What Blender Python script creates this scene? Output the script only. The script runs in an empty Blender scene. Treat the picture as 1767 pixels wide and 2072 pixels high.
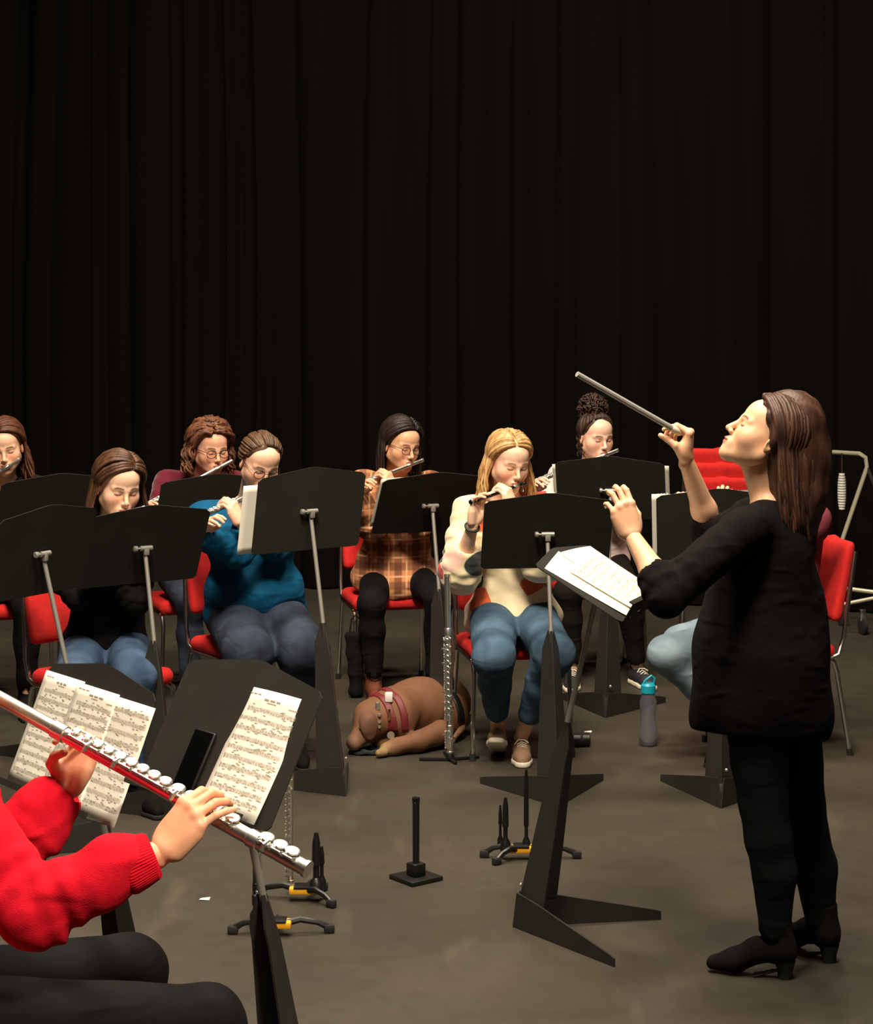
import bpy, bmesh, math, random
import numpy as np
from mathutils import Vector, Matrix

random.seed(7); RNG = np.random.default_rng(7)
SC = bpy.context.scene
COL = SC.collection
PI = math.pi

# ------------------------------------------------------------------ camera
FPX, YH, CAMH = 4220.0, 575.0, 2.0          # focal length in pixels of a 1767x2072 frame, horizon row, camera height
cam = bpy.data.cameras.new('camera'); camo = bpy.data.objects.new('camera', cam); COL.objects.link(camo)
camo.location = (0, 0, CAMH); camo.rotation_euler = (PI/2, 0, 0)
cam.sensor_fit = 'VERTICAL'; cam.sensor_height = 24.0; cam.lens = FPX/2072*24.0
cam.shift_y = (YH-1036)/2072; cam.clip_end = 100
SC.camera = camo

# ------------------------------------------------------------------ world, lights, exposure
w = bpy.data.worlds.new('dark_hall'); SC.world = w; w.use_nodes = True
bgn = w.node_tree.nodes['Background']; bgn.inputs[0].default_value = (1.0, 0.86, 0.68, 1); bgn.inputs[1].default_value = 0.012
def area(name, loc, target, size, power, col=(1.0, 0.87, 0.68), spread=180):
    l = bpy.data.lights.new(name, 'AREA'); l.shape = 'DISK'; l.size = size; l.energy = power; l.color = col
    l.spread = math.radians(spread)
    o = bpy.data.objects.new(name, l); COL.objects.link(o); o.location = loc
    o.rotation_euler = (Vector(target)-Vector(loc)).to_track_quat('-Z', 'Y').to_euler()
    return o
area('stage_light', (-1.7, 8.9, 7.0), (-1.6, 8.7, 0.6), 1.0, 225)
area('stage_light', (1.2, 8.9, 7.0), (1.1, 8.7, 0.6), 1.0, 225)
area('stage_light', (-0.6, 6.2, 7.0), (-0.4, 7.6, 0.6), 1.0, 240)
area('front_fill', (-0.6, 3.4, 7.6), (-0.1, 9.0, 1.0), 1.6, 150, spread=75)  # unseen frontal fill, added to lift the players' faces
area('near_fill', (1.5, 1.0, 5.2), (-0.8, 4.2, 0.9), 0.8, 30, spread=46)  # added fill with no known source, brightens the red sleeve and near desks
area('stage_light', (-1.3, 5.0, 6.6), (-0.9, 5.0, 0.6), 0.9, 44, spread=110)
area('stage_light', (1.3, 4.9, 6.6), (1.0, 5.0, 0.6), 0.9, 85, spread=110)
sp = bpy.data.lights.new('podium_spot', 'SPOT'); sp.energy = 90; sp.color = (1.0, 0.89, 0.72); sp.spot_size = math.radians(22); sp.spot_blend = 0.7; sp.shadow_soft_size = 0.12
spo = bpy.data.objects.new('podium_spot', sp); COL.objects.link(spo); spo.location = (-0.3, 7.6, 6.0)
spo.rotation_euler = (Vector((0.55, 6.2, 1.0))-spo.location).to_track_quat('-Z', 'Y').to_euler()
SC.view_settings.view_transform = 'Standard'; SC.view_settings.look = 'None'
SC.view_settings.exposure = 0.0; SC.view_settings.gamma = 1.0; SC.view_settings.use_curve_mapping = False

# ------------------------------------------------------------------ coordinates
def V(*a): return Vector(a if len(a) == 3 else a[0])
def PX(px, py, d):                            # photo pixel at depth d -> world
    return Vector(((px-883.5)*d/FPX, d, CAMH-(py-YH)*d/FPX))
def G(px, py):                                # photo pixel on the floor -> world
    d = FPX*CAMH/(py-YH); return Vector(((px-883.5)*d/FPX, d, 0.0))
def W(px, d, h): return Vector(((px-883.5)*d/FPX, d, h))

# ------------------------------------------------------------------ materials
def lin(c):
    c = c/255.0
    return c/12.92 if c <= 0.04045 else ((c+0.055)/1.055)**2.4
def rgb(r, g, b): return (lin(r), lin(g), lin(b), 1.0)
M = {}
def fold_bump(N, L, strength, scale):
    tc = N.new('ShaderNodeTexCoord'); mp = N.new('ShaderNodeMapping'); mp.inputs['Rotation'].default_value = (0.5, 0.6, 0.3); mp.inputs['Scale'].default_value = (1.0, 1.0, 2.2)
    L.new(tc.outputs['Object'], mp.inputs[0])
    n = N.new('ShaderNodeTexNoise'); n.noise_type = 'RIDGED_MULTIFRACTAL'; n.inputs['Scale'].default_value = scale; n.inputs['Detail'].default_value = 2; n.inputs['Distortion'].default_value = 0.6
    L.new(mp.outputs[0], n.inputs['Vector'])
    bp = N.new('ShaderNodeBump'); bp.inputs['Strength'].default_value = strength; bp.inputs['Distance'].default_value = 0.02
    L.new(n.outputs['Fac'], bp.inputs['Height']); return bp.outputs[0]
def mat(name, col, rough=0.6, metal=0.0, var=0.0, vscale=8.0, bump=0.0, bscale=150.0, attr=None, sheen=0.0, coat=0.0,
        spec=0.5, trans=0.0, stretch=(1, 1, 1), sss=0.0, col2=None, fold=0.0, fscale=9.0):
    m = bpy.data.materials.new(name); m.use_nodes = True; nt = m.node_tree; N = nt.nodes; L = nt.links
    b = N['Principled BSDF']
    b.inputs['Roughness'].default_value = rough; b.inputs['Metallic'].default_value = metal
    b.inputs['Specular IOR Level'].default_value = spec
    b.inputs['Sheen Weight'].default_value = sheen; b.inputs['Coat Weight'].default_value = coat
    b.inputs['Transmission Weight'].default_value = trans
    if sss: b.inputs['Subsurface Weight'].default_value = sss; b.inputs['Subsurface Radius'].default_value = (0.01, 0.004, 0.002)
    tc = N.new('ShaderNodeTexCoord'); mp = N.new('ShaderNodeMapping'); mp.inputs['Scale'].default_value = stretch
    L.new(tc.outputs['Object'], mp.inputs[0])
    src = None
    if attr:
        a = N.new('ShaderNodeAttribute'); a.attribute_name = attr; src = a.outputs['Color']
    if var > 0 or col2:
        n = N.new('ShaderNodeTexNoise'); n.inputs['Scale'].default_value = vscale; n.inputs['Detail'].default_value = 6
        L.new(mp.outputs[0], n.inputs['Vector'])
        mx = N.new('ShaderNodeMix'); mx.data_type = 'RGBA'
        if col2:
            r = N.new('ShaderNodeMapRange'); r.inputs[1].default_value = 0.35; r.inputs[2].default_value = 0.65
            L.new(n.outputs['Fac'], r.inputs[0]); L.new(r.outputs[0], mx.inputs[0])
            mx.inputs[6].default_value = col; mx.inputs[7].default_value = col2
        else:
            mx.blend_type = 'MULTIPLY'; mx.inputs[0].default_value = 1.0
            r = N.new('ShaderNodeMapRange'); r.inputs[1].default_value = 0.3; r.inputs[2].default_value = 0.7
            r.inputs[3].default_value = 1-var; r.inputs[4].default_value = 1+var
            L.new(n.outputs['Fac'], r.inputs[0]); L.new(r.outputs[0], mx.inputs[7])
            if src: L.new(src, mx.inputs[6])
            else: mx.inputs[6].default_value = col
        src = mx.outputs[2]
    if src: L.new(src, b.inputs['Base Color'])
    else: b.inputs['Base Color'].default_value = col
    if bump > 0:
        n2 = N.new('ShaderNodeTexNoise'); n2.inputs['Scale'].default_value = bscale; n2.inputs['Detail'].default_value = 3
        L.new(mp.outputs[0], n2.inputs['Vector'])
        bp = N.new('ShaderNodeBump'); bp.inputs['Strength'].default_value = bump; bp.inputs['Distance'].default_value = 0.004
        L.new(n2.outputs['Fac'], bp.inputs['Height']); L.new(bp.outputs[0], b.inputs['Normal'])
        if fold > 0: L.new(fold_bump(N, L, fold, fscale), bp.inputs['Normal'])
    M[name] = m
    return m

mat('skin', rgb(220, 170, 140), 0.5, attr='Col', sss=0.08, var=0.05, vscale=60, bump=0.05, bscale=400)
mat('silver', rgb(240, 238, 230), 0.33, 1.0)
mat('gilt', rgb(214, 170, 90), 0.22, 1.0)
mat('chrome', rgb(205, 203, 198), 0.22, 1.0)
mat('post_metal', rgb(170, 166, 158), 0.45, 0.6)
mat('tube_paint', rgb(190, 184, 160), 0.4, 0.3)
mat('stand_black', rgb(41, 39, 36), 0.5, var=0.12, vscale=14, spec=0.35)
mat('desk_black', rgb(45, 43, 39), 0.7, var=0.08, vscale=10, spec=0.08)
mat('black_plastic', rgb(14, 14, 14), 0.4)
mat('rubber', rgb(20, 20, 20), 0.8)
mat('phone_black', rgb(6, 6, 7), 0.15, coat=0.5)
mat('red_fabric', rgb(196, 20, 16), 0.85, var=0.12, vscale=40, bump=0.4, bscale=500)
mat('yellow_plastic', rgb(226, 160, 30), 0.5)
mat('paper', rgb(236, 230, 216), 0.8, var=0.03, vscale=6)
mat('ink', rgb(50, 46, 42), 0.9)
mat('ink_soft', rgb(160, 152, 138), 0.9)
mat('teal_plastic', rgb(20, 140, 165), 0.4)
mat('white_plastic', rgb(225, 222, 215), 0.5)
mat('wood_black', rgb(18, 14, 13), 0.3)
mat('baton_grey', rgb(150, 148, 145), 0.6)
mat('glass_rim', rgb(30, 18, 18), 0.3)
mat('band_black', rgb(18, 18, 20), 0.6)
mat('lens', rgb(255, 255, 255), 0.02, trans=1.0)
mat('clear_plastic', rgb(232, 232, 246), 0.05, trans=0.95)
# clothing
mat('knit_red', rgb(196, 12, 34), 0.9, var=0.10, vscale=30, bump=0.45, bscale=420, fold=0.85, fscale=7, spec=0.15)
mat('teal_knit', rgb(8, 76, 112), 0.85, var=0.12, vscale=20, bump=0.3, bscale=300, fold=0.50, spec=0.15)
mat('black_wool', rgb(14, 10, 11), 0.9, var=0.12, vscale=20, bump=0.4, bscale=380, fold=0.50, spec=0.12)
mat('black_top', rgb(14, 12, 12), 0.85, var=0.1, vscale=16, bump=0.2, bscale=250, fold=0.50, spec=0.15)
mat('burgundy_knit', rgb(92, 20, 38), 0.9, var=0.12, vscale=18, bump=0.3, bscale=300, sheen=0.2, fold=0.50, spec=0.15)
mat('rose_top', rgb(120, 52, 62), 0.9, var=0.1, vscale=18, bump=0.2, bscale=250, fold=0.50, spec=0.15)
mat('pale_pink_top', rgb(226, 196, 190), 0.9, var=0.06, vscale=14, bump=0.2, bscale=250, fold=0.50, spec=0.15)
mat('dark_cardigan', rgb(26, 20, 22), 0.9, var=0.1, vscale=18, bump=0.3, bscale=300, fold=0.50, spec=0.15)
mat('pants_black', rgb(11, 10, 11), 0.85, var=0.15, vscale=12, bump=0.15, bscale=250, fold=0.35, spec=0.15)
mat('pants_brown_black', rgb(24, 18, 15), 0.85, var=0.15, vscale=12, bump=0.15, bscale=250, fold=0.35, spec=0.15)
mat('denim_dark', rgb(36, 42, 56), 0.85, col2=rgb(58, 66, 82), vscale=9, bump=0.35, bscale=520, fold=0.35, spec=0.15)
mat('denim_blue', rgb(40, 58, 76), 0.85, col2=rgb(74, 98, 120), vscale=7, bump=0.35, bscale=520, fold=0.35, spec=0.15)
mat('denim_light', rgb(104, 122, 136), 0.85, col2=rgb(140, 158, 170), vscale=7, bump=0.35, bscale=520, fold=0.35, spec=0.15)
mat('denim_mid', rgb(48, 66, 92), 0.85, col2=rgb(76, 98, 126), vscale=7, bump=0.35, bscale=520, fold=0.35, spec=0.15)
mat('denim_night', rgb(8, 13, 14), 0.85, col2=rgb(15, 22, 24), vscale=10, bump=0.3, bscale=520, fold=0.35, spec=0.15)
mat('boot_suede', rgb(14, 11, 9), 0.9, spec=0.15, var=0.2, vscale=30, bump=0.2, bscale=300)
mat('boot_brown', rgb(92, 44, 24), 0.6, var=0.2, vscale=30, bump=0.2, bscale=200)
mat('sneaker_tan', rgb(140, 108, 84), 0.85, var=0.1, vscale=30, bump=0.2, bscale=300)
mat('sneaker_dark', rgb(30, 28, 34), 0.7)
mat('sole_white', rgb(220, 210, 190), 0.6)
mat('collar_red', rgb(96, 18, 22), 0.6)
mat('dog_coat', rgb(110, 74, 48), 0.7, attr='Col', var=0.10, vscale=25, bump=0.5, bscale=420)
for nm, c, c2 in (('hair_auburn', (68, 36, 24), (98, 56, 36)), ('hair_brown', (58, 36, 24), (88, 56, 36)),
                  ('hair_curly', (78, 46, 33), (124, 80, 56)), ('hair_ash', (66, 44, 30), (96, 70, 48)),
                  ('hair_black', (24, 17, 15), (42, 30, 25)), ('hair_blonde', (158, 116, 72), (204, 164, 112)),
                  ('hair_dark_curl', (34, 22, 17), (70, 46, 32)), ('hair_chestnut', (54, 33, 24), (82, 52, 38)),
                  ('hair_straw', (170, 130, 84), (214, 178, 128))):
    mat(nm, rgb(*c), 0.5, col2=rgb(*c2), vscale=45, bump=0.35, bscale=120, stretch=(1, 1, 0.12), spec=0.4)

def plaid_material():
    m = bpy.data.materials.new('plaid_flannel'); m.use_nodes = True; N = m.node_tree.nodes; L = m.node_tree.links
    b = N['Principled BSDF']; b.inputs['Roughness'].default_value = 0.9
    tc = N.new('ShaderNodeTexCoord'); sep = N.new('ShaderNodeSeparateXYZ'); L.new(tc.outputs['Object'], sep.inputs[0])
    def band(out, freq, ph, lo, hi):
        a = N.new('ShaderNodeMath'); a.operation = 'MULTIPLY_ADD'; a.inputs[1].default_value = freq; a.inputs[2].default_value = ph; L.new(out, a.inputs[0])
        s = N.new('ShaderNodeMath'); s.operation = 'SINE'; L.new(a.outputs[0], s.inputs[0])
        r = N.new('ShaderNodeMapRange'); r.inputs[1].default_value = lo; r.inputs[2].default_value = hi; L.new(s.outputs[0], r.inputs[0])
        return r.outputs[0]
    col = None
    def mix(fac, a, bcol, k):
        mx = N.new('ShaderNodeMix'); mx.data_type = 'RGBA'
        mm = N.new('ShaderNodeMath'); mm.operation = 'MULTIPLY'; mm.inputs[1].default_value = k; L.new(fac, mm.inputs[0]); L.new(mm.outputs[0], mx.inputs[0])
        if isinstance(a, tuple): mx.inputs[6].default_value = a
        else: L.new(a, mx.inputs[6])
        mx.inputs[7].default_value = bcol
        return mx.outputs[2]
    c = mix(band(sep.outputs['X'], 72, 0.3, 0.0, 0.5), rgb(196, 128, 84), rgb(96, 52, 34), 0.75)
    c = mix(band(sep.outputs['Z'], 72, 0.9, 0.0, 0.5), c, rgb(88, 46, 30), 0.65)
    c = mix(band(sep.outputs['X'], 72, 3.6, 0.93, 0.98), c, rgb(230, 180, 140), 0.6)
    c = mix(band(sep.outputs['Z'], 72, 4.2, 0.93, 0.98), c, rgb(230, 180, 140), 0.6)
    L.new(c, b.inputs['Base Color']); L.new(fold_bump(N, L, 0.5, 9), b.inputs['Normal']); M['plaid'] = m
def sweater_material():
    m = bpy.data.materials.new('patterned_cream_knit'); m.use_nodes = True; N = m.node_tree.nodes; L = m.node_tree.links
    b = N['Principled BSDF']; b.inputs['Roughness'].default_value = 0.95; b.inputs['Sheen Weight'].default_value = 0.2
    tc = N.new('ShaderNodeTexCoord'); mp = N.new('ShaderNodeMapping'); mp.inputs['Scale'].default_value = (6.5, 6.5, 10.5); mp.inputs['Rotation'].default_value = (0, 0.5, 0.2)
    L.new(tc.outputs['Object'], mp.inputs[0])
    v = N.new('ShaderNodeTexVoronoi'); v.feature = 'F1'; v.inputs['Scale'].default_value = 1.0; v.inputs['Randomness'].default_value = 1.0
    L.new(mp.outputs[0], v.inputs['Vector'])
    sp_ = N.new('ShaderNodeSeparateColor'); L.new(v.outputs['Color'], sp_.inputs[0])
    cr = N.new('ShaderNodeValToRGB'); cr.color_ramp.interpolation = 'CONSTANT'
    e = cr.color_ramp.elements; e[0].position = 0; e[0].color = rgb(226, 208, 172)
    e[1].position = 0.36; e[1].color = rgb(204, 92, 50)
    for p, c in ((0.50, rgb(226, 208, 172)), (0.62, rgb(40, 48, 44)), (0.74, rgb(232, 190, 170)), (0.88, rgb(170, 40, 36))):
        k = e.new(p); k.color = c
    L.new(sp_.outputs[0], cr.inputs[0])
    mr = N.new('ShaderNodeMapRange'); mr.inputs[1].default_value = 0.62; mr.inputs[2].default_value = 0.58; L.new(v.outputs['Distance'], mr.inputs[0])
    mx = N.new('ShaderNodeMix'); mx.data_type = 'RGBA'; mx.inputs[6].default_value = rgb(226, 208, 172)
    L.new(mr.outputs[0], mx.inputs[0]); L.new(cr.outputs[0], mx.inputs[7]); L.new(mx.outputs[2], b.inputs['Base Color'])
    L.new(fold_bump(N, L, 0.5, 8), b.inputs['Normal']); M['cream_pattern'] = m
plaid_material(); sweater_material()

def floor_material():
    m = bpy.data.materials.new('painted_stage_floor'); m.use_nodes = True; N = m.node_tree.nodes; L = m.node_tree.links
    b = N['Principled BSDF']; b.inputs['Specular IOR Level'].default_value = 0.35
    tc = N.new('ShaderNodeTexCoord')
    def noise(scale, detail, stretch=(1, 1, 1)):
        mp = N.new('ShaderNodeMapping'); mp.inputs['Scale'].default_value = stretch; L.new(tc.outputs['Object'], mp.inputs[0])
        n = N.new('ShaderNodeTexNoise'); n.inputs['Scale'].default_value = scale; n.inputs['Detail'].default_value = detail; L.new(mp.outputs[0], n.inputs['Vector']); return n
    def rng(o, a, b_, c, d):
        r = N.new('ShaderNodeMapRange'); r.inputs[1].default_value = a; r.inputs[2].default_value = b_; r.inputs[3].default_value = c; r.inputs[4].default_value = d
        L.new(o, r.inputs[0]); return r.outputs[0]
    n1 = noise(1.3, 5); n2 = noise(9, 8); n3 = noise(5, 9, (1, 0.25, 1))
    m1 = N.new('ShaderNodeMix'); m1.data_type = 'RGBA'; m1.inputs[6].default_value = rgb(50, 46, 37); m1.inputs[7].default_value = rgb(62, 56, 46)
    L.new(rng(n1.outputs['Fac'], 0.35, 0.65, 0, 1), m1.inputs[0])
    m2 = N.new('ShaderNodeMix'); m2.data_type = 'RGBA'; m2.inputs[7].default_value = rgb(92, 84, 70); L.new(m1.outputs[2], m2.inputs[6])
    L.new(rng(n3.outputs['Fac'], 0.60, 0.80, 0, 0.5), m2.inputs[0])
    m3 = N.new('ShaderNodeMix'); m3.data_type = 'RGBA'; m3.inputs[7].default_value = rgb(38, 34, 27); L.new(m2.outputs[2], m3.inputs[6])
    L.new(rng(n2.outputs['Fac'], 0.58, 0.75, 0, 0.5), m3.inputs[0])
    L.new(m3.outputs[2], b.inputs['Base Color'])
    L.new(rng(n2.outputs['Fac'], 0.3, 0.7, 0.5, 0.68), b.inputs['Roughness'])
    bp = N.new('ShaderNodeBump'); bp.inputs['Strength'].default_value = 0.06; L.new(n2.outputs['Fac'], bp.inputs['Height']); L.new(bp.outputs[0], b.inputs['Normal'])
    M['floor'] = m
floor_material()
mat('curtain_velour', rgb(13, 11, 9), 0.95, var=0.15, vscale=3, stretch=(1, 1, 0.15), bump=0.2, bscale=300, spec=0.05)

# ------------------------------------------------------------------ object helpers
def tag(o, label=None, cat=None, group=None, kind=None):
    if label: o['label'] = label
    if cat: o['category'] = cat
    if group: o['group'] = group
    if kind: o['kind'] = kind
    return o
def thing(name, label, cat, loc=(0, 0, 0), rotz=0.0, group=None):
    o = bpy.data.objects.new(name, None); COL.objects.link(o); o.empty_display_size = 0.05
    o.location = loc; o.rotation_euler = (0, 0, rotz)
    return tag(o, label, cat, group)
def root_of(o):
    while o.parent: o = o.parent
    return o
def copy_tree(o, parent=None):
    c = o.copy(); COL.objects.link(c); c.parent = parent
    for ch in [x for x in bpy.data.objects if x.parent == o]: copy_tree(ch, c)
    return c

def make_obj(name, verts, faces, material, parent=None, world=False, smooth=True, colors=None, sharp=None):
    me = bpy.data.meshes.new(name)
    if world and parent is not None:
        r = root_of(parent).location
        verts = np.asarray(verts, dtype=float)-np.array(r)
    if isinstance(verts, np.ndarray): verts = verts.tolist()
    me.from_pydata(verts, [], [list(map(int, f)) for f in faces] if not isinstance(faces, np.ndarray) else faces.tolist())
    me.validate(clean_customdata=False)
    if smooth:
        me.polygons.foreach_set('use_smooth', [True]*len(me.polygons))
        if sharp: me.set_sharp_from_angle(angle=math.radians(sharp))
    if colors is not None:
        at = me.color_attributes.new('Col', 'FLOAT_COLOR', 'POINT')
        c = np.ones((len(me.vertices), 4)); c[:, :3] = np.asarray(colors)[:len(me.vertices)]
        at.data.foreach_set('color', c.ravel())
    me.materials.append(M[material] if isinstance(material, str) else material)
    o = bpy.data.objects.new(name, me); COL.objects.link(o)
    if parent: o.parent = parent
    return o

class MB:
    def __init__(s): s.v = []; s.f = []
    def add(s, verts, faces):
        n = len(s.v); s.v += [tuple(p) for p in verts]; s.f += [tuple(i+n for i in f) for f in faces]; return s
    def bm(s, bm, M4=None):
        bm.verts.index_update()
        s.add([(M4 @ v.co if M4 else v.co) for v in bm.verts], [[v.index for v in f.verts] for f in bm.faces]); bm.free(); return s
    def box(s, c, size, bevel=0.0, R=None, seg=2):
        bm = bmesh.new(); bmesh.ops.create_cube(bm, size=1.0)
        for v in bm.verts: v.co = Vector((v.co.x*size[0], v.co.y*size[1], v.co.z*size[2]))
        if bevel: bmesh.ops.bevel(bm, geom=list(bm.edges), offset=bevel, segments=seg, profile=0.5, affect='EDGES')
        M4 = Matrix.Translation(Vector(c)) @ (R.to_4x4() if R else Matrix.Identity(4))
        return s.bm(bm, M4)
    def tube(s, pts, r, n=10, cap=True, closed=False):
        pts = [Vector(p) for p in pts]; m = len(pts)
        rs = r if isinstance(r, (list, tuple)) else [r]*m
        up = None; base = len(s.v); vs = []
        for i, p in enumerate(pts):
            if closed: t = pts[(i+1) % m]-pts[i-1]
            else: t = pts[min(i+1, m-1)]-pts[max(i-1, 0)]
            t.normalize()
            if up is None:
                a = Vector((0, 0, 1)) if abs(t.z) < 0.9 else Vector((1, 0, 0)); up = (a-t*a.dot(t)).normalized()
            else:
                up = up-t*up.dot(t); up.normalize()
            b = t.cross(up)
            for k in range(n):
                an = 2*PI*k/n; vs.append(p+(up*math.cos(an)+b*math.sin(an))*rs[i])
        fs = []
        for i in range(m if closed else m-1):
            j = (i+1) % m
            for k in range(n):
                k2 = (k+1) % n; fs.append((i*n+k, i*n+k2, j*n+k2, j*n+k))
        if cap and not closed:
            fs.append(tuple(range(n-1, -1, -1))); fs.append(tuple((m-1)*n+k for k in range(n)))
        return s.add(vs, fs)
    def lathe(s, prof, a, b, n=16):           # profile [(t along a->b in metres, r)]
        a = Vector(a); d = (Vector(b)-a).normalized(); pts = [a+d*t for t, _ in prof]
        t = d; q = Vector((0, 0, 1)) if abs(t.z) < 0.9 else Vector((1, 0, 0)); up = (q-t*q.dot(t)).normalized(); bb = t.cross(up)
        vs = []; fs = []
        for p, (_, r) in zip(pts, prof):
            for k in range(n):
                an = 2*PI*k/n; vs.append(p+(up*math.cos(an)+bb*math.sin(an))*r)
        for i in range(len(prof)-1):
            for k in range(n):
                k2 = (k+1) % n; fs.append((i*n+k, i*n+k2, (i+1)*n+k2, (i+1)*n+k))
        fs.append(tuple(range(n-1, -1, -1))); fs.append(tuple((len(prof)-1)*n+k for k in range(n)))
        return s.add(vs, fs)
    def plate(s, pts, nrm, th):               # planar polygon (3d points) thickened symmetrically along nrm
        nrm = Vector(nrm).normalized()*th/2; n = len(pts)
        vs = [Vector(p)+nrm for p in pts]+[Vector(p)-nrm for p in pts]
        fs = [tuple(range(n)), tuple(range(2*n-1, n-1, -1))]+[(i, i+n, (i+1) % n+n, (i+1) % n) for i in range(n)]
        return s.add(vs, fs)
    def build(s, name, material, parent=None, world=False, smooth=True, sharp=35):
        return make_obj(name, s.v, s.f, material, parent, world, smooth, sharp=sharp)

# ------------------------------------------------------------------ implicit surfaces -> mesh (surface nets)
def npv(v): return np.array([v[0], v[1], v[2]], dtype=np.float64)
def smin(a, b, k):
    if k <= 1e-6: return np.minimum(a, b)
    h = np.clip(0.5+0.5*(b-a)/k, 0, 1); return b+(a-b)*h-k*h*(1-h)
class SDF:
    def __init__(s, h): s.h = h; s.ops = []; s.disp = None
    def cone(s, a, b, ra, rb, k=0.02, sub=False):
        a = npv(a); b = npv(b)
        lo = np.minimum(a-ra, b-rb); hi = np.maximum(a+ra, b+rb); ba = b-a; bb = max(ba.dot(ba), 1e-12)
        def f(P):
            pa = P-a; t = np.clip((pa @ ba)/bb, 0, 1)
            return np.sqrt(((pa-t[..., None]*ba)**2).sum(-1))-(ra+t*(rb-ra))
        s.ops.append((f, lo, hi, k, sub)); return s
    def ball(s, c, r, k=0.02, sub=False): return s.cone(c, c, r, r, k, sub)
    def chain(s, pts, rs, k=0.02):
        for i in range(len(pts)-1): s.cone(pts[i], pts[i+1], rs[i], rs[i+1], k)
        return s
    def ell(s, c, r, R=None, k=0.02, sub=False):
        c = npv(c); r = np.array(r, dtype=float); A = np.array(R, dtype=float) if R is not None else None   # rows of R: local axes
        m = r.max(); lo, hi = c-m, c+m
        if A is None: lo, hi = c-r, c+r
        def f(P):
            q = P-c
            if A is not None: q = q @ A.T
            k0 = np.sqrt(((q/r)**2).sum(-1)); k1 = np.sqrt(((q/(r*r))**2).sum(-1))
            return k0*(k0-1)/np.maximum(k1, 1e-9)
        s.ops.append((f, lo, hi, k, sub)); return s
    def clip(s, p, n, k=0.004):               # keep the side the normal points away from
        p = npv(p); n = npv(n); n = n/np.linalg.norm(n)
        s.ops.append((lambda P: -((P-p) @ n), None, None, k, True)); return s
    def mesh(s):
        add = [o for o in s.ops if not o[4]]
        lo = np.min([o[1] for o in add], 0)-3*s.h; hi = np.max([o[2] for o in add], 0)+3*s.h
        n = np.ceil((hi-lo)/s.h).astype(int)+1
        ax = [lo[i]+s.h*np.arange(n[i]) for i in range(3)]
        F = np.full(tuple(n), 1.0)
        for f, l, h_, k, sub in s.ops:
            if l is None: sl = tuple(slice(0, n[i]) for i in range(3))
            else:
                m = k+4*s.h
                i0 = np.clip(((l-m-lo)/s.h).astype(int), 0, n-1); i1 = np.clip(((h_+m-lo)/s.h).astype(int)+2, 0, n)
                sl = tuple(slice(i0[i], i1[i]) for i in range(3))
            X, Y, Z = np.meshgrid(ax[0][sl[0]], ax[1][sl[1]], ax[2][sl[2]], indexing='ij')
            if X.size == 0: continue
            P = np.stack([X, Y, Z], -1); d = f(P)
            F[sl] = -smin(-F[sl], d, k) if sub else smin(F[sl], d, k)
        if s.disp is not None:
            X, Y, Z = np.meshgrid(*ax, indexing='ij'); near = np.abs(F) < 6*s.h
            F[near] += s.disp(np.stack([X[near], Y[near], Z[near]], -1))
        return surface_nets(F, lo, s.h)
def surface_nets(F, lo, h):
    S = F < 0; nx, ny, nz = F.shape
    c = [(0, 0, 0), (1, 0, 0), (0, 1, 0), (1, 1, 0), (0, 0, 1), (1, 0, 1), (0, 1, 1), (1, 1, 1)]
    sub = lambda A, o: A[o[0]:nx-1+o[0], o[1]:ny-1+o[1], o[2]:nz-1+o[2]]
    cnt = sum(sub(S, o).astype(np.int8) for o in c); act = (cnt > 0) & (cnt < 8)
    idx = np.full(act.shape, -1, dtype=np.int64); ii = np.argwhere(act); idx[act] = np.arange(len(ii))
    acc = np.zeros((len(ii), 3)); num = np.zeros(len(ii))
    for a in range(8):
        for b in range(a+1, 8):
            oa, ob = c[a], c[b]
            if sum(abs(oa[i]-ob[i]) for i in range(3)) != 1: continue
            fa = F[ii[:, 0]+oa[0], ii[:, 1]+oa[1], ii[:, 2]+oa[2]]; fb = F[ii[:, 0]+ob[0], ii[:, 1]+ob[1], ii[:, 2]+ob[2]]
            m = (fa < 0) != (fb < 0); t = np.where(m, fa/np.where(m, fa-fb, 1), 0)
            p = np.array(oa)+t[:, None]*(np.array(ob)-np.array(oa)); acc[m] += p[m]; num[m] += 1
    verts = lo+h*(ii+acc/np.maximum(num, 1)[:, None])
    quads = []
    for axs in range(3):
        o1, o2 = [(1, 2), (2, 0), (0, 1)][axs]
        A = np.swapaxes(S, 0, axs)
        sl0 = [slice(None)]*3; sl1 = [slice(None)]*3; sl0[axs] = slice(0, -1); sl1[axs] = slice(1, None)
        s0 = S[tuple(sl0)]; s1 = S[tuple(sl1)]
        e = np.argwhere(s0 != s1)
        if not len(e): continue
        ok = (e[:, o1] > 0) & (e[:, o2] > 0) & (e[:, o1] < F.shape[o1]-1) & (e[:, o2] < F.shape[o2]-1); e = e[ok]
        flip = s0[e[:, 0], e[:, 1], e[:, 2]]
        def cell(d1, d2):
            q = e.copy(); q[:, o1] += d1; q[:, o2] += d2; return idx[q[:, 0], q[:, 1], q[:, 2]]
        q = np.stack([cell(-1, -1), cell(0, -1), cell(0, 0), cell(-1, 0)], 1)
        q[~flip] = q[~flip][:, ::-1]; quads.append(q)
    return verts, np.concatenate(quads)
def merge(parts):
    vs, fs, n = [], [], 0
    for v, f in parts:
        vs.append(np.asarray(v)); fs += (np.asarray(f)+n).tolist() if isinstance(f, np.ndarray) else [tuple(i+n for i in q) for q in f]; n += len(v)
    return np.concatenate(vs), fs
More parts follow.
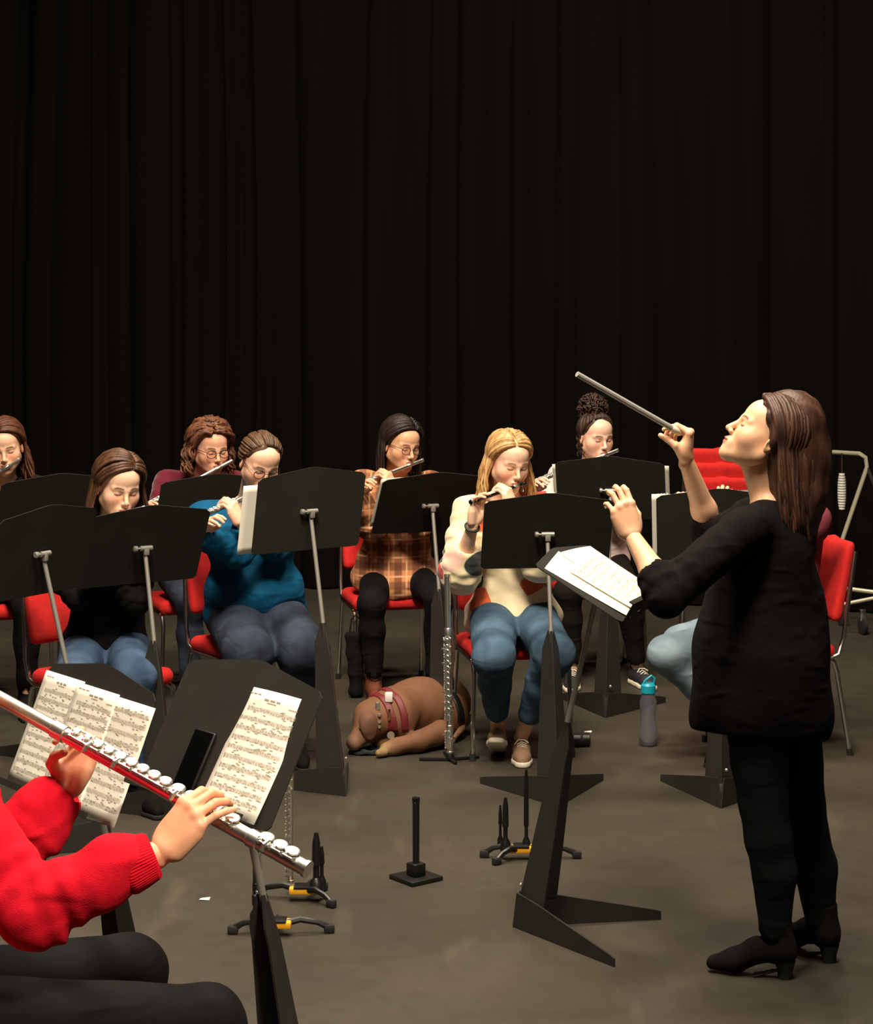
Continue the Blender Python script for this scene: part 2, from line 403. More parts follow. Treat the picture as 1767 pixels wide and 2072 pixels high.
def wrinkle(amp, scale, seed=0, squash=(1, 1, 1)):
    r = np.random.default_rng(seed); K = r.normal(size=(7, 3))*scale*np.array(squash); ph = r.uniform(0, 6.28, 7)
    return lambda P: amp*sum(np.sin(P @ K[i]+ph[i]) for i in range(7))/3.0
# ------------------------------------------------------------------ music stands
LEAN = 0.24
def music_stand(label, pivot, phi, tilt, dyaw=0.0, group='music stands on the stage'):
    """pivot: world point where the desk tilts; phi: degrees, local +y (towards the player) turned about z."""
    ph = math.radians(phi); h = pivot.z; off = LEAN*h+0.02
    diry = Vector((-math.sin(ph), math.cos(ph), 0))
    apex = Vector((pivot.x, pivot.y, 0))-diry*off
    r = thing('music_stand', label, 'music stand', apex, ph, group)
    A = math.radians(31.5)
    for sgn in (-1, 1):
        u = Vector((math.sin(A)*sgn, math.cos(A), 0)); nn = Vector((u.y, -u.x, 0))
        L = 0.475
        pts = [u*0.0, u*L, u*L+V(0, 0, 0.024), u*(L-0.02)+V(0, 0, 0.03), u*0.11+V(0, 0, 0.098), u*0.02+V(0, 0, 0.11)]
        MB().plate([p+V(0, 0, 0.001) for p in pts], nn, 0.006).build('leg', 'stand_black', r, smooth=False)
    mb = MB()
    zs = [(0.09, 0.118, 0), (0.30, 0.094, 0), (0.53, 0.064, 0), (0.575, 0.058, 0.004), (0.645, 0.020, 0.012)]
    for sgn in (-1, 1):
        u = Vector((math.sin(A)*sgn, math.cos(A), 0)); nn = Vector((u.y, -u.x, 0))
        ridge = [V(0, LEAN*z+q, z) for z, wd, q in zs]; edge = [V(0, LEAN*z+q, z)+u*wd for z, wd, q in zs]
        for i in range(len(zs)-1):
            mb.plate([ridge[i], edge[i], edge[i+1], ridge[i+1]], nn, 0.005)
    mb.build('column', 'stand_black', r, smooth=False)
    bolt = MB().lathe([(0, 0.006), (0.004, 0.006), (0.006, 0.003)], V(0.02, LEAN*0.13+0.004, 0.14), V(0.03, LEAN*0.13-0.3, 0.14), 10)
    bolt.build('bolt', 'post_metal', r)
    y0 = LEAN*0.50+0.022
    top = V(0, off, h-0.005); bot = V(0, y0, 0.50)
    MB().tube([bot, bot.lerp(top, 0.5), top], 0.0085, 12).build('post', 'post_metal', r)
    MB().tube([bot.lerp(top, 0.05), bot.lerp(top, 0.26)], 0.0115, 12).build('post_sleeve', 'stand_black', r)
    # desk
    t = math.radians(tilt); dy = math.radians(dyaw)
    Rz = Matrix.Rotation(dy, 3, 'Z')
    x = Rz @ V(1, 0, 0); n = Rz @ V(0, math.cos(t), math.sin(t)); v = Rz @ V(0, -math.sin(t), math.cos(t))
    P = V(0, off, h)
    br = MB(); c = P-n*0.012
    br.lathe([(0, 0.010), (0.05, 0.010), (0.052, 0.006)], c-x*0.025, c+x*0.025, 12)
    br.box(c+V(0, 0, -0.012), (0.022, 0.02, 0.03), 0.004)
    b = br.build('tilt_bracket', 'post_metal', r)
    kn = MB().lathe([(0, 0.004), (0.012, 0.004), (0.013, 0.011), (0.024, 0.012), (0.027, 0.008)], c-x*0.025, c-x*0.06, 12)
    kn.build('knob', 'post_metal', b)
    hw, lo, sd, pk = 0.258, -0.165, 0.142, 0.178
    q = lambda a, bb, cc=0.0: P+x*a+v*bb+n*(0.004+cc)
    pl = MB().plate([q(-hw+0.012, lo), q(hw-0.012, lo), q(hw, lo+0.012), q(hw, sd-0.012), q(hw-0.02, sd+0.003), q(0.02, pk), q(-0.02, pk), q(-hw+0.02, sd+0.003), q(-hw, sd-0.012), q(-hw, lo+0.012)], n, 0.003)
    d = pl.build('desk', 'desk_black', r, smooth=False)
    lipm = MB()
    lipm.plate([q(-hw+0.03, lo), q(hw-0.03, lo), q(hw-0.03, lo, 0.058), q(-hw+0.03, lo, 0.058)], v, 0.003)
    lipm.plate([q(-hw+0.03, lo-0.001, 0.058), q(hw-0.03, lo-0.001, 0.058), q(hw-0.03, lo+0.014, 0.058), q(-hw+0.03, lo+0.014, 0.058)], n, 0.003)
    lipm.build('desk_ledge', 'desk_black', d, smooth=False)
    Rw = Matrix.Rotation(ph, 3, 'Z')
    return dict(root=r, P=apex+Rw @ P, x=Rw @ x, v=Rw @ v, n=Rw @ n, lo=lo)

def sheet(st, label, xo, w=0.216, hgt=0.279, vo=None, roll=0.0, lift=0.008, curl=0.01, staves=10, title=True, seed=0, group=None, back=False, off=0.0, ink='ink_soft'):
    """a sheet leaning on the desk; xo: centre across the desk (metres, +x local)"""
    rr = random.Random(seed); x, v, n = st['x'], st['v'], st['n']
    ro = math.radians(roll); X = x*math.cos(ro)+v*math.sin(ro); Y = v*math.cos(ro)-x*math.sin(ro)
    v0 = (st['lo']+0.004 if vo is None else vo)
    o = st['P']+x*xo+v*(v0+hgt/2)+n*(0.004+lift+off)
    sgn = -1.0                                # the reader looks along -n, so the reader's right is -x
    def pt(a, b, e=0.0):                      # a,b in 0..1 from reader's top-left
        bend = curl*(math.sin(PI*a)*0.5+0.6*(b**2))
        return o+X*(sgn*(a-0.5)*w)+Y*((0.5-b)*hgt)+n*(bend-curl*0.5+e)
    NX, NY = 8, 10; vs = []; fs = []
    for lay in (0.0, -0.0009):
        for j in range(NY+1):
            for i in range(NX+1): vs.append(pt(i/NX, j/NY, lay))
    K = (NX+1)*(NY+1)
    for j in range(NY):
        for i in range(NX):
            a = j*(NX+1)+i; q = (a, a+1, a+NX+2, a+NX+1); fs.append(q[::-1]); fs.append(tuple(K+k for k in q))
    ring = [i for i in range(NX+1)]+[j*(NX+1)+NX for j in range(1, NY+1)]+[NY*(NX+1)+i for i in range(NX-1, -1, -1)]+[j*(NX+1) for j in range(NY-1, 0, -1)]
    for i in range(len(ring)):
        a, b = ring[i], ring[(i+1) % len(ring)]; fs.append((a, b, b+K, a+K))
    root = thing('sheet_music', label, 'sheet music', o-Y*hgt/2, 0, group)
    make_obj('page', np.array([tuple(p) for p in vs]), fs, 'paper', root, world=True)
    if staves:
        m = MB()
        def bar(a0, a1, b, th):
            k = 6
            for i in range(k):
                p0, p1 = a0+(a1-a0)*i/k, a0+(a1-a0)*(i+1)/k
                m.add([pt(p0, b-th, 0.0006), pt(p1, b-th, 0.0006), pt(p1, b+th, 0.0006), pt(p0, b+th, 0.0006)], [(0, 3, 2, 1)])
        if title:
            aa = 0.08
            for _ in range(3): l = rr.uniform(0.04, 0.1); bar(aa, aa+l, 0.045, 0.004); aa += l+0.012
            aa = 0.38
            for _ in range(3): l = rr.uniform(0.06, 0.1); bar(aa, aa+l, 0.075, 0.007); aa += l+0.02
            bar(0.45, 0.6, 0.098, 0.003); bar(0.8, 0.93, 0.105, 0.003)
        b0 = 0.15 if title else 0.08; dy = (0.95-b0)/staves
        for s_ in range(staves):
            b = b0+dy*s_; ind = 0.14 if (s_ == 0 and title) else 0.07
            for k in range(5): bar(ind, 0.95, b+k*dy*0.085, 0.0009)
            bar(ind+0.004, ind+0.022, b+dy*0.17, dy*0.22)
            aa = ind+0.06
            while aa < 0.93:
                y = b+rr.uniform(-0.02, 0.36)*dy; ln = dy*0.3*rr.choice((-1, 1))
                bar(aa, aa+0.012, y, dy*0.05); bar(aa+0.010, aa+0.0125, y-ln/2, abs(ln)/2)
                if rr.random() < 0.5: bar(aa, aa+0.05, y-ln, dy*0.035); 
                aa += rr.choice((0.022, 0.03, 0.045))
            for q in (0.3, 0.52, 0.75, 0.95): bar(q-0.001, q+0.001, b+dy*0.17, dy*0.17)
        # all the printed marks of one page are flat print
        make_obj('printed_music', np.array([tuple(p) for p in m.v]), m.f, ink, root, world=True, smooth=False)
    return root

# ------------------------------------------------------------------ chairs
CH = {}
def chair_proto():
    r = thing('stacking_chair', 'proto', 'chair', (0, 0, 0), 0, 'red upholstered stacking chairs')
    bm = bmesh.new(); bmesh.ops.create_grid(bm, x_segments=10, y_segments=10, size=0.5); bm.free()
    s = SDF(0.012)
    s.cone((-0.17, 0.17, 0.445), (0.17, 0.17, 0.445), 0.028, 0.028, 0.02).cone((-0.17, -0.17, 0.44), (0.17, -0.17, 0.44), 0.028, 0.028, 0.02)
    for y in np.linspace(-0.17, 0.17, 12): s.cone((-0.185, y, 0.443), (0.185, y, 0.443), 0.026, 0.026, 0.03)
    v, f = s.mesh(); make_obj('seat', v, f, 'red_fabric', r)
    s = SDF(0.012)
    for z in np.linspace(0.58, 0.885, 13):
        y = -0.215-(z-0.58)*0.22
        s.cone((-0.175, y, z), (0, y-0.018, z), 0.018, 0.018, 0.03).cone((0, y-0.018, z), (0.175, y, z), 0.018, 0.018, 0.03)
    v, f = s.mesh(); make_obj('backrest', v, f, 'red_fabric', r)
    for sg in (-1, 1):
        x = 0.205*sg
        f_ = MB().tube([(x, 0.15, 0.41), (x, 0.185, 0.40), (x, 0.20, 0.36), (x+0.01*sg, 0.215, 0.0)], 0.0105, 10)
        lg = f_.build('leg', 'chrome', r)
        MB().lathe([(0, 0.014), (0.03, 0.013)], (x+0.01*sg, 0.2155, 0.0), (x+0.0095*sg, 0.2135, 0.03), 10).build('foot_cap', 'rubber', lg)
        b_ = MB().tube([(x, -0.16, 0.41), (x, -0.185, 0.40), (x, -0.20, 0.36), (x+0.01*sg, -0.26, 0.0)], 0.0105, 10)
        lg = b_.build('leg', 'chrome', r)
        MB().lathe([(0, 0.014), (0.03, 0.013)], (x+0.01*sg, -0.26, 0.0), (x+0.009*sg, -0.255, 0.03), 10).build('foot_cap', 'rubber', lg)
        MB().tube([(x, 0.16, 0.41), (x, -0.16, 0.41), (x, -0.21, 0.43), (x, -0.235, 0.50), (x*0.98, -0.25, 0.60), (x*0.9, -0.30, 0.86)], 0.0105, 10).build('side_frame', 'chrome', r)
    MB().tube([(-0.205, -0.15, 0.408), (0.205, -0.15, 0.408)], 0.009, 8).build('crossbar', 'chrome', r)
    MB().tube([(-0.205, 0.12, 0.408), (0.205, 0.12, 0.408)], 0.009, 8).build('crossbar', 'chrome', r)
    return r
def chair(label, loc, theta, group='red upholstered stacking chairs', dz=0.0):
    """theta: facing in degrees, 0 towards the camera, positive towards image right"""
    if 'p' not in CH: CH['p'] = chair_proto(); o = CH['p']
    else: o = copy_tree(CH['p'])
    o.location = (loc[0], loc[1], dz); o.rotation_euler = (0, 0, PI+math.radians(theta)); o['label'] = label; o['group'] = group
    return o

# ------------------------------------------------------------------ flutes
def flute(label, crown, foot, up=(0, 0, 1), r=0.0098, body='silver', keys='silver', detail=1, name='flute', group=None, lip=0.085):
    c = Vector(crown); e = Vector(foot); a = (e-c).normalized(); Ln = (e-c).length
    u = Vector(up); u = (u-a*u.dot(a)).normalized(); s = a.cross(u)
    root = thing(name, label, 'flute', c, 0, group)
    hd = 0.33*Ln
    MB().lathe([(0, r*0.5), (0.002, r*0.95), (0.012, r*1.05), (0.014, r*0.9), (hd*0.95, r), (hd, r)], c, e, 18).build('head_joint', body, root, world=True)
    if lip:
        lp = SDF(0.0022 if detail > 1 else 0.003); pc = c+a*lip+u*r*0.55
        lp.ell(pc, (0.024*r/0.0098, 0.012*r/0.0098, 0.006), R=[a, s, u], k=0.002)
        v, f = lp.mesh(); make_obj('lip_plate', v, f, 'gilt' if detail > 1 else keys, root, world=True)
    b0, b1 = hd, 0.86*Ln
    MB().lathe([(b0-0.02, r*1.08), (b0-0.018, r*1.18), (b0+0.012, r*1.18), (b0+0.014, r), (b1, r)], c, e, 18).build('body_tube', body, root, world=True)
    MB().lathe([(b1-0.012, r*1.02), (b1-0.01, r*1.16), (b1+0.012, r*1.16), (b1+0.014, r), (Ln-0.008, r), (Ln-0.007, r*1.14), (Ln, r*1.14)], c, e, 18).build('foot_joint', body, root, world=True)
    ts = list(np.linspace(0.37, 0.62, 9))+[0.655, 0.69, 0.725, 0.76, 0.80, 0.89, 0.925, 0.955]
    kr = [0.62, 0.55, 0.8, 0.8, 0.9, 0.9, 0.9, 0.9, 0.9, 0.92, 0.92, 0.92, 0.92, 1.0, 1.0, 1.0, 1.0]
    def key_mesh(k):
        m = MB(); o = V(0, 0, 0); R = r*k
        m.lathe([(0, R*0.8), (r*0.12, R), (r*0.32, R), (r*0.42, R*0.8), (r*0.36, R*0.3)], o, o+u, 14)
        m.tube([s*R*0.5+u*r*0.2, s*r*1.05+u*r*0.25], r*0.17, 6)
        return m
    if detail > 1:
        meshes = {}
        for t, k in zip(ts, kr):
            p = c+a*(Ln*t)+u*(r*1.12)
            if k not in meshes:
                o = key_mesh(k).build('key', keys, root); meshes[k] = o.data
            else:
                o = bpy.data.objects.new('key', meshes[k]); COL.objects.link(o); o.parent = root
            o.location = p-c
        for t in (0.42, 0.50, 0.66, 0.72, 0.90):
            o = MB().tube([V(0, 0, 0), s*r*0.6+u*r*0.7, s*r*1.5+u*r*0.5, s*r*1.9-u*r*0.2], [r*0.2, r*0.28, r*0.34, r*0.3], 7).build('touch_lever', keys, root); o.location = c+a*(Ln*t)+u*(r*0.6)-c
            o = MB().lathe([(0, r*0.7), (r*0.3, r*0.75), (r*0.4, r*0.5)], V(0, 0, 0), -s+u*0.6, 10).build('side_key', keys, root); o.location = a*(Ln*(t+0.03))-s*(r*0.95)+u*(r*0.3)
    else:
        m = MB()
        for t, k in zip(ts, kr):
            q = key_mesh(k); p = c+a*(Ln*t)+u*(r*1.12); m.add([Vector(z)+p for z in q.v], q.f)
        m.build('keywork', keys, root, world=True)
    rods = MB(); ps = MB()
    for t0, t1, k in ((0.36, 0.63, 1.0), (0.64, 0.81, 1.0), (0.88, 0.97, 1.0), (0.36, 0.50, -1.0)):
        off = s*(r*1.1*k)+u*r*0.95
        q = MB().tube([c+a*(Ln*t0)+off, c+a*(Ln*t1)+off], r*0.2, 8)
        if detail > 1: q.build('rod', keys, root, world=True)
        else: rods.add(q.v, q.f)
        for t in np.linspace(t0, t1, 4):
            q = MB().lathe([(0, r*0.25), (r*0.4, r*0.3), (r*0.7, r*0.36), (r*1.0, r*0.2)], c+a*(Ln*t)+s*(r*0.55*k)+u*r*0.45, c+a*(Ln*t)+off*1.02, 8)
            if detail > 1: q.build('post', keys, root, world=True)
            else: rods.add(q.v, q.f)
    if detail == 1: rods.build('rods', keys, root, world=True)
    return root

def peg_stand(label, base, rot, legs, pegs, hub=0.05):
    """folding instrument stand: legs [(angle deg, length)], pegs [(dx, dy, height, radius)]"""
    r = thing('instrument_stand', label, 'instrument stand', base, math.radians(rot), 'folding instrument stands')
    hb = MB(); hb.box((0, 0, 0.035), (hub*1.7, hub, 0.022), 0.005); hb.build('hub', 'yellow_plastic', r)
    MB().box((0, 0, 0.047), (hub*1.1, hub*1.1, 0.008), 0.003).build('hub_cover', 'black_plastic', r)
    for an, L in legs:
        q = math.radians(an); d = V(math.cos(q), math.sin(q), 0)
        m = MB().tube([d*0.02+V(0, 0, 0.035), d*(L*0.45)+V(0, 0, 0.045), d*(L*0.8)+V(0, 0, 0.034), d*L+V(0, 0, 0.018)], [0.011, 0.010, 0.009, 0.010], 8)
        lg = m.build('leg', 'black_plastic', r)
        f = MB().box(d*(L+0.004)+V(0, 0, 0.0135), (0.032, 0.022, 0.026), 0.005, R=Matrix.Rotation(q, 3, 'Z')); f.build('foot', 'rubber', lg)
    for dx, dy, hh, rad in pegs:
        m = MB().lathe([(0.03, rad*1.9), (0.06, rad*1.7), (0.075, rad*0.8), (0.11, rad*0.8), (0.115, rad*1.15), (hh*0.85, rad), (hh, rad*0.5)], V(dx, dy, 0), V(dx, dy, 1), 12)
        m.build('peg', 'black_plastic', r)
    return r
# ------------------------------------------------------------------ people
def frame_from(yaw, pitch=0.0, roll=0.0):
    """columns right, forward, up; yaw 0 faces the camera, + turns to image right; pitch + looks up"""
    t, p, r = map(math.radians, (yaw, pitch, roll))
    f = Vector((math.sin(t)*math.cos(p), -math.cos(t)*math.cos(p), math.sin(p)))
    R = Vector((-math.cos(t), -math.sin(t), 0)); U = R.cross(f)
    R2 = R*math.cos(r)+U*math.sin(r); U2 = U*math.cos(r)-R*math.sin(r)
    return np.array([[R2[i], f[i], U2[i]] for i in range(3)])

HEAD = {}
def head_base():
    if HEAD: return HEAD['v'], HEAD['f'], HEAD['c']
    s = SDF(0.0031)
    s.ell((0, -0.010, 0.030), (0.074, 0.094, 0.082), k=0.0)
    s.ell((0, 0.022, -0.030), (0.062, 0.066, 0.078), k=0.03)
    s.ell((0, 0.050, 0.048), (0.054, 0.040, 0.045), k=0.03)
    for q in (-1, 1):
        s.cone((q*0.050, 0.000, -0.055), (q*0.012, 0.070, -0.094), 0.020, 0.018, 0.03)
        s.ball((q*0.039, 0.052, -0.028), 0.026, 0.035)
        s.cone((q*0.044, 0.070, 0.018), (q*0.012, 0.086, 0.014), 0.008, 0.009, 0.014)
    s.ball((0, 0.078, -0.098), 0.016, 0.018)
    for q in (-1, 1):
        s.ell((q*0.032, 0.103, -0.001), (0.017, 0.017, 0.010), k=0.012, sub=True)
        s.ball((q*0.031, 0.0745, -0.002), 0.0132, 0.004)
    s.cone((0, 0.087, 0.010), (0, 0.110, -0.032), 0.0065, 0.0092, 0.012)
    for q in (-1, 1): s.ball((q*0.0105, 0.100, -0.037), 0.0072, 0.007)
    s.ell((0, 0.080, -0.066), (0.028, 0.019, 0.022), k=0.016)
    s.ell((0, 0.0985, -0.0605), (0.019, 0.0065, 0.0052), k=0.005)
    s.ell((0, 0.0965, -0.0710), (0.016, 0.0070, 0.0058), k=0.005)
    s.ell((0, 0.110, -0.0658), (0.017, 0.007, 0.0012), k=0.004, sub=True)
    for q in (-1, 1):
        s.ell((q*0.077, -0.010, -0.010), (0.007, 0.018, 0.030), R=[(0.9, -0.4*q, 0), (0.4*q, 0.9, 0.1), (0, -0.1, 1)], k=0.006)
        s.ell((q*0.086, -0.006, -0.006), (0.005, 0.010, 0.018), R=[(0.9, -0.4*q, 0), (0.4*q, 0.9, 0.1), (0, -0.1, 1)], k=0.004, sub=True)
    v, f = s.mesh()
    x, y, z = np.abs(v[:, 0]), v[:, 1], v[:, 2]
    def soft(a, lo, hi): return np.clip((a-lo)/(hi-lo), 0, 1)
    lips = (1-soft(np.hypot(x/0.021, (z+0.0655)/0.0125), 0.75, 1.05))*(y > 0.086)
    brow = (1-soft(np.abs(z-(0.0215-((x-0.030)/0.022)**2*0.004)), 0.0025, 0.005))*soft(x, 0.010, 0.016)*(1-soft(x, 0.044, 0.050))*(y > 0.04)
    lash = (1-soft(np.abs(z-(-0.0065+((x-0.031)/0.016)**2*0.0035)), 0.0012, 0.0032))*(1-soft(np.abs(x-0.031), 0.013, 0.016))*(y > 0.06)
    lid = (1-soft(np.hypot((x-0.031)/0.017, (z-0.001)/0.011), 0.6, 1.0))*(y > 0.06)
    nos = (1-soft(np.hypot((x-0.0065)/0.005, (z+0.0435)/0.0035), 0.5, 1.1))*(y > 0.092)
    blush = np.exp(-((x-0.042)**2/0.0005+(z+0.032)**2/0.0006))*(y > 0.03)
    slit = (1-soft(np.abs(z+0.0658), 0.0010, 0.0026))*(1-soft(x, 0.014, 0.020))*(y > 0.088)
    HEAD.update(v=v, f=f, c=(lips, brow, lash, lid, nos, blush, slit))
    return HEAD['v'], HEAD['f'], HEAD['c']
def head_colors(skin, lipc, browc):
    _, _, (lips, brow, lash, lid, nos, blush, slit) = head_base()
    c = np.tile(np.array(skin[:3]), (len(lips), 1))
    def mix(m, col, k): 
        nonlocal c
        m = (m*k)[:, None]; c = c*(1-m)+np.array(col[:3])*m
    mix(blush, (skin[0]*1.0, skin[1]*0.72, skin[2]*0.68), 0.7); mix(lid, (skin[0]*0.80, skin[1]*0.66, skin[2]*0.62), 0.6)
    mix(lips, lipc, 0.9); mix(brow, browc, 0.85); mix(lash, (0.012, 0.008, 0.007), 0.95); mix(nos, (0.10, 0.04, 0.03), 0.8); mix(slit, (0.10, 0.025, 0.025), 0.8)
    return c

# --- hands: right hand, wrist at origin, +y to the fingers, +z back of the hand, thumb on -x
POSE = {
    'flute_R': dict(f=[(18, 38, 22), (22, 42, 24), (24, 44, 24), (10, 30, 18)], sp=(-4, 0, 4, 9), th=[(-0.020, 0.020, -0.010), (-0.034, 0.052, -0.028), (-0.030, 0.082, -0.042), (-0.020, 0.104, -0.048)]),
    'flute_L': dict(f=[(42, 72, 30), (40, 66, 28), (38, 64, 26), (26, 52, 22)], sp=(-6, 0, 3, 8), th=[(-0.020, 0.020, -0.010), (-0.040, 0.050, -0.026), (-0.038, 0.080, -0.040), (-0.024, 0.100, -0.046)]),
    'baton': dict(f=[(62, 42, 18), (70, 56, 30), (76, 70, 40), (80, 76, 44)], sp=(-2, 0, 2, 4), th=[(-0.020, 0.018, -0.010), (-0.036, 0.046, -0.034), (-0.034, 0.062, -0.062), (-0.026, 0.070, -0.084)]),
    'raised': dict(f=[(20, 46, 26), (24, 44, 26), (22, 48, 28), (34, 52, 30)], sp=(-3, 0, 5, 16), th=[(-0.020, 0.020, -0.010), (-0.040, 0.050, -0.030), (-0.040, 0.080, -0.048), (-0.030, 0.104, -0.058)]),
    'keys_R': dict(f=[(38, 46, 20), (36, 46, 22), (30, 40, 22), (16, 26, 14)], sp=(-2, 0, 5, 12), th=[(-0.020, 0.020, -0.010), (-0.036, 0.050, -0.034), (-0.032, 0.076, -0.056), (-0.020, 0.096, -0.066)]),
    'wrap_L': dict(f=[(50, 64, 30), (42, 56, 26), (34, 48, 22), (12, 26, 14)], sp=(-8, 0, 6, 16), th=[(-0.018, 0.022, -0.012), (-0.030, 0.040, -0.040), (-0.018, 0.062, -0.060), (0.006, 0.082, -0.070)]),
    'relax': dict(f=[(20, 30, 18), (24, 34, 20), (26, 36, 20), (28, 38, 20)], sp=(-3, 0, 3, 6), th=[(-0.020, 0.020, -0.008), (-0.040, 0.050, -0.018), (-0.044, 0.080, -0.026), (-0.040, 0.104, -0.030)]),
}
HANDS = {}
def hand_base(pose, res):
    key = (pose, res)
    if key in HANDS: return HANDS[key]
    P = POSE[pose]; s = SDF(res)
    mcp = [(-0.027, 0.086, 0.000), (-0.009, 0.090, 0.003), (0.009, 0.086, 0.001), (0.026, 0.077, -0.004)]
    ln = [(0.041, 0.025, 0.019), (0.045, 0.029, 0.020), (0.042, 0.027, 0.020), (0.033, 0.020, 0.018)]
    rad = [(0.0092, 0.0082, 0.0074, 0.0062), (0.0094, 0.0083, 0.0075, 0.0063), (0.0090, 0.0080, 0.0072, 0.0060), (0.0080, 0.0070, 0.0063, 0.0054)]
    s.cone((0, -0.012, -0.001), (0, 0.005, 0), 0.0215, 0.0215, 0.0)
    s.ell((0, 0.045, -0.004), (0.036, 0.050, 0.0155), k=0.012)
    for i, m in enumerate(mcp):
        s.cone((m[0]*0.55, 0.012, 0), m, 0.0145, 0.0115, 0.012)
    s.cone((0.022, 0.015, -0.008), (0.027, 0.060, -0.008), 0.014, 0.012, 0.012)
    tips = []
    for i in range(4):
        p = np.array(mcp[i]); a = 0.0; sp_ = math.radians(P['sp'][i])
        s.ball(p+np.array([0, 0, 0.003]), 0.0098 if i < 3 else 0.0085, 0.006)
        for j in range(3):
            a += math.radians(P['f'][i][j]); d = np.array([math.sin(sp_)*math.cos(a), math.cos(sp_)*math.cos(a), -math.sin(a)])
            q = p+d*ln[i][j]; s.cone(p, q, rad[i][j], rad[i][j+1], 0.0025); p = q
        tips.append((p.copy(), d.copy()))
    t = [np.array(q) for q in P['th']]
    s.cone(t[0], t[1], 0.0165, 0.0125, 0.012); s.cone(t[1], t[2], 0.0115, 0.0098, 0.004); s.cone(t[2], t[3], 0.0098, 0.0078, 0.003)
    s.ell((-0.024, 0.036, -0.012), (0.016, 0.028, 0.014), k=0.012)
    v, f = s.mesh()
    HANDS[key] = (v, f); return v, f

def ik(S, Wr, l1, l2, pole):
    d = Wr-S; L = min(d.length, (l1+l2)*0.995); n = d.normalized()
    a = (l1*l1-l2*l2+L*L)/(2*L); hh = math.sqrt(max(l1*l1-a*a, 0))
    p = Vector(pole); p = (p-n*p.dot(n)).normalized()
    return S+n*a+p*hh

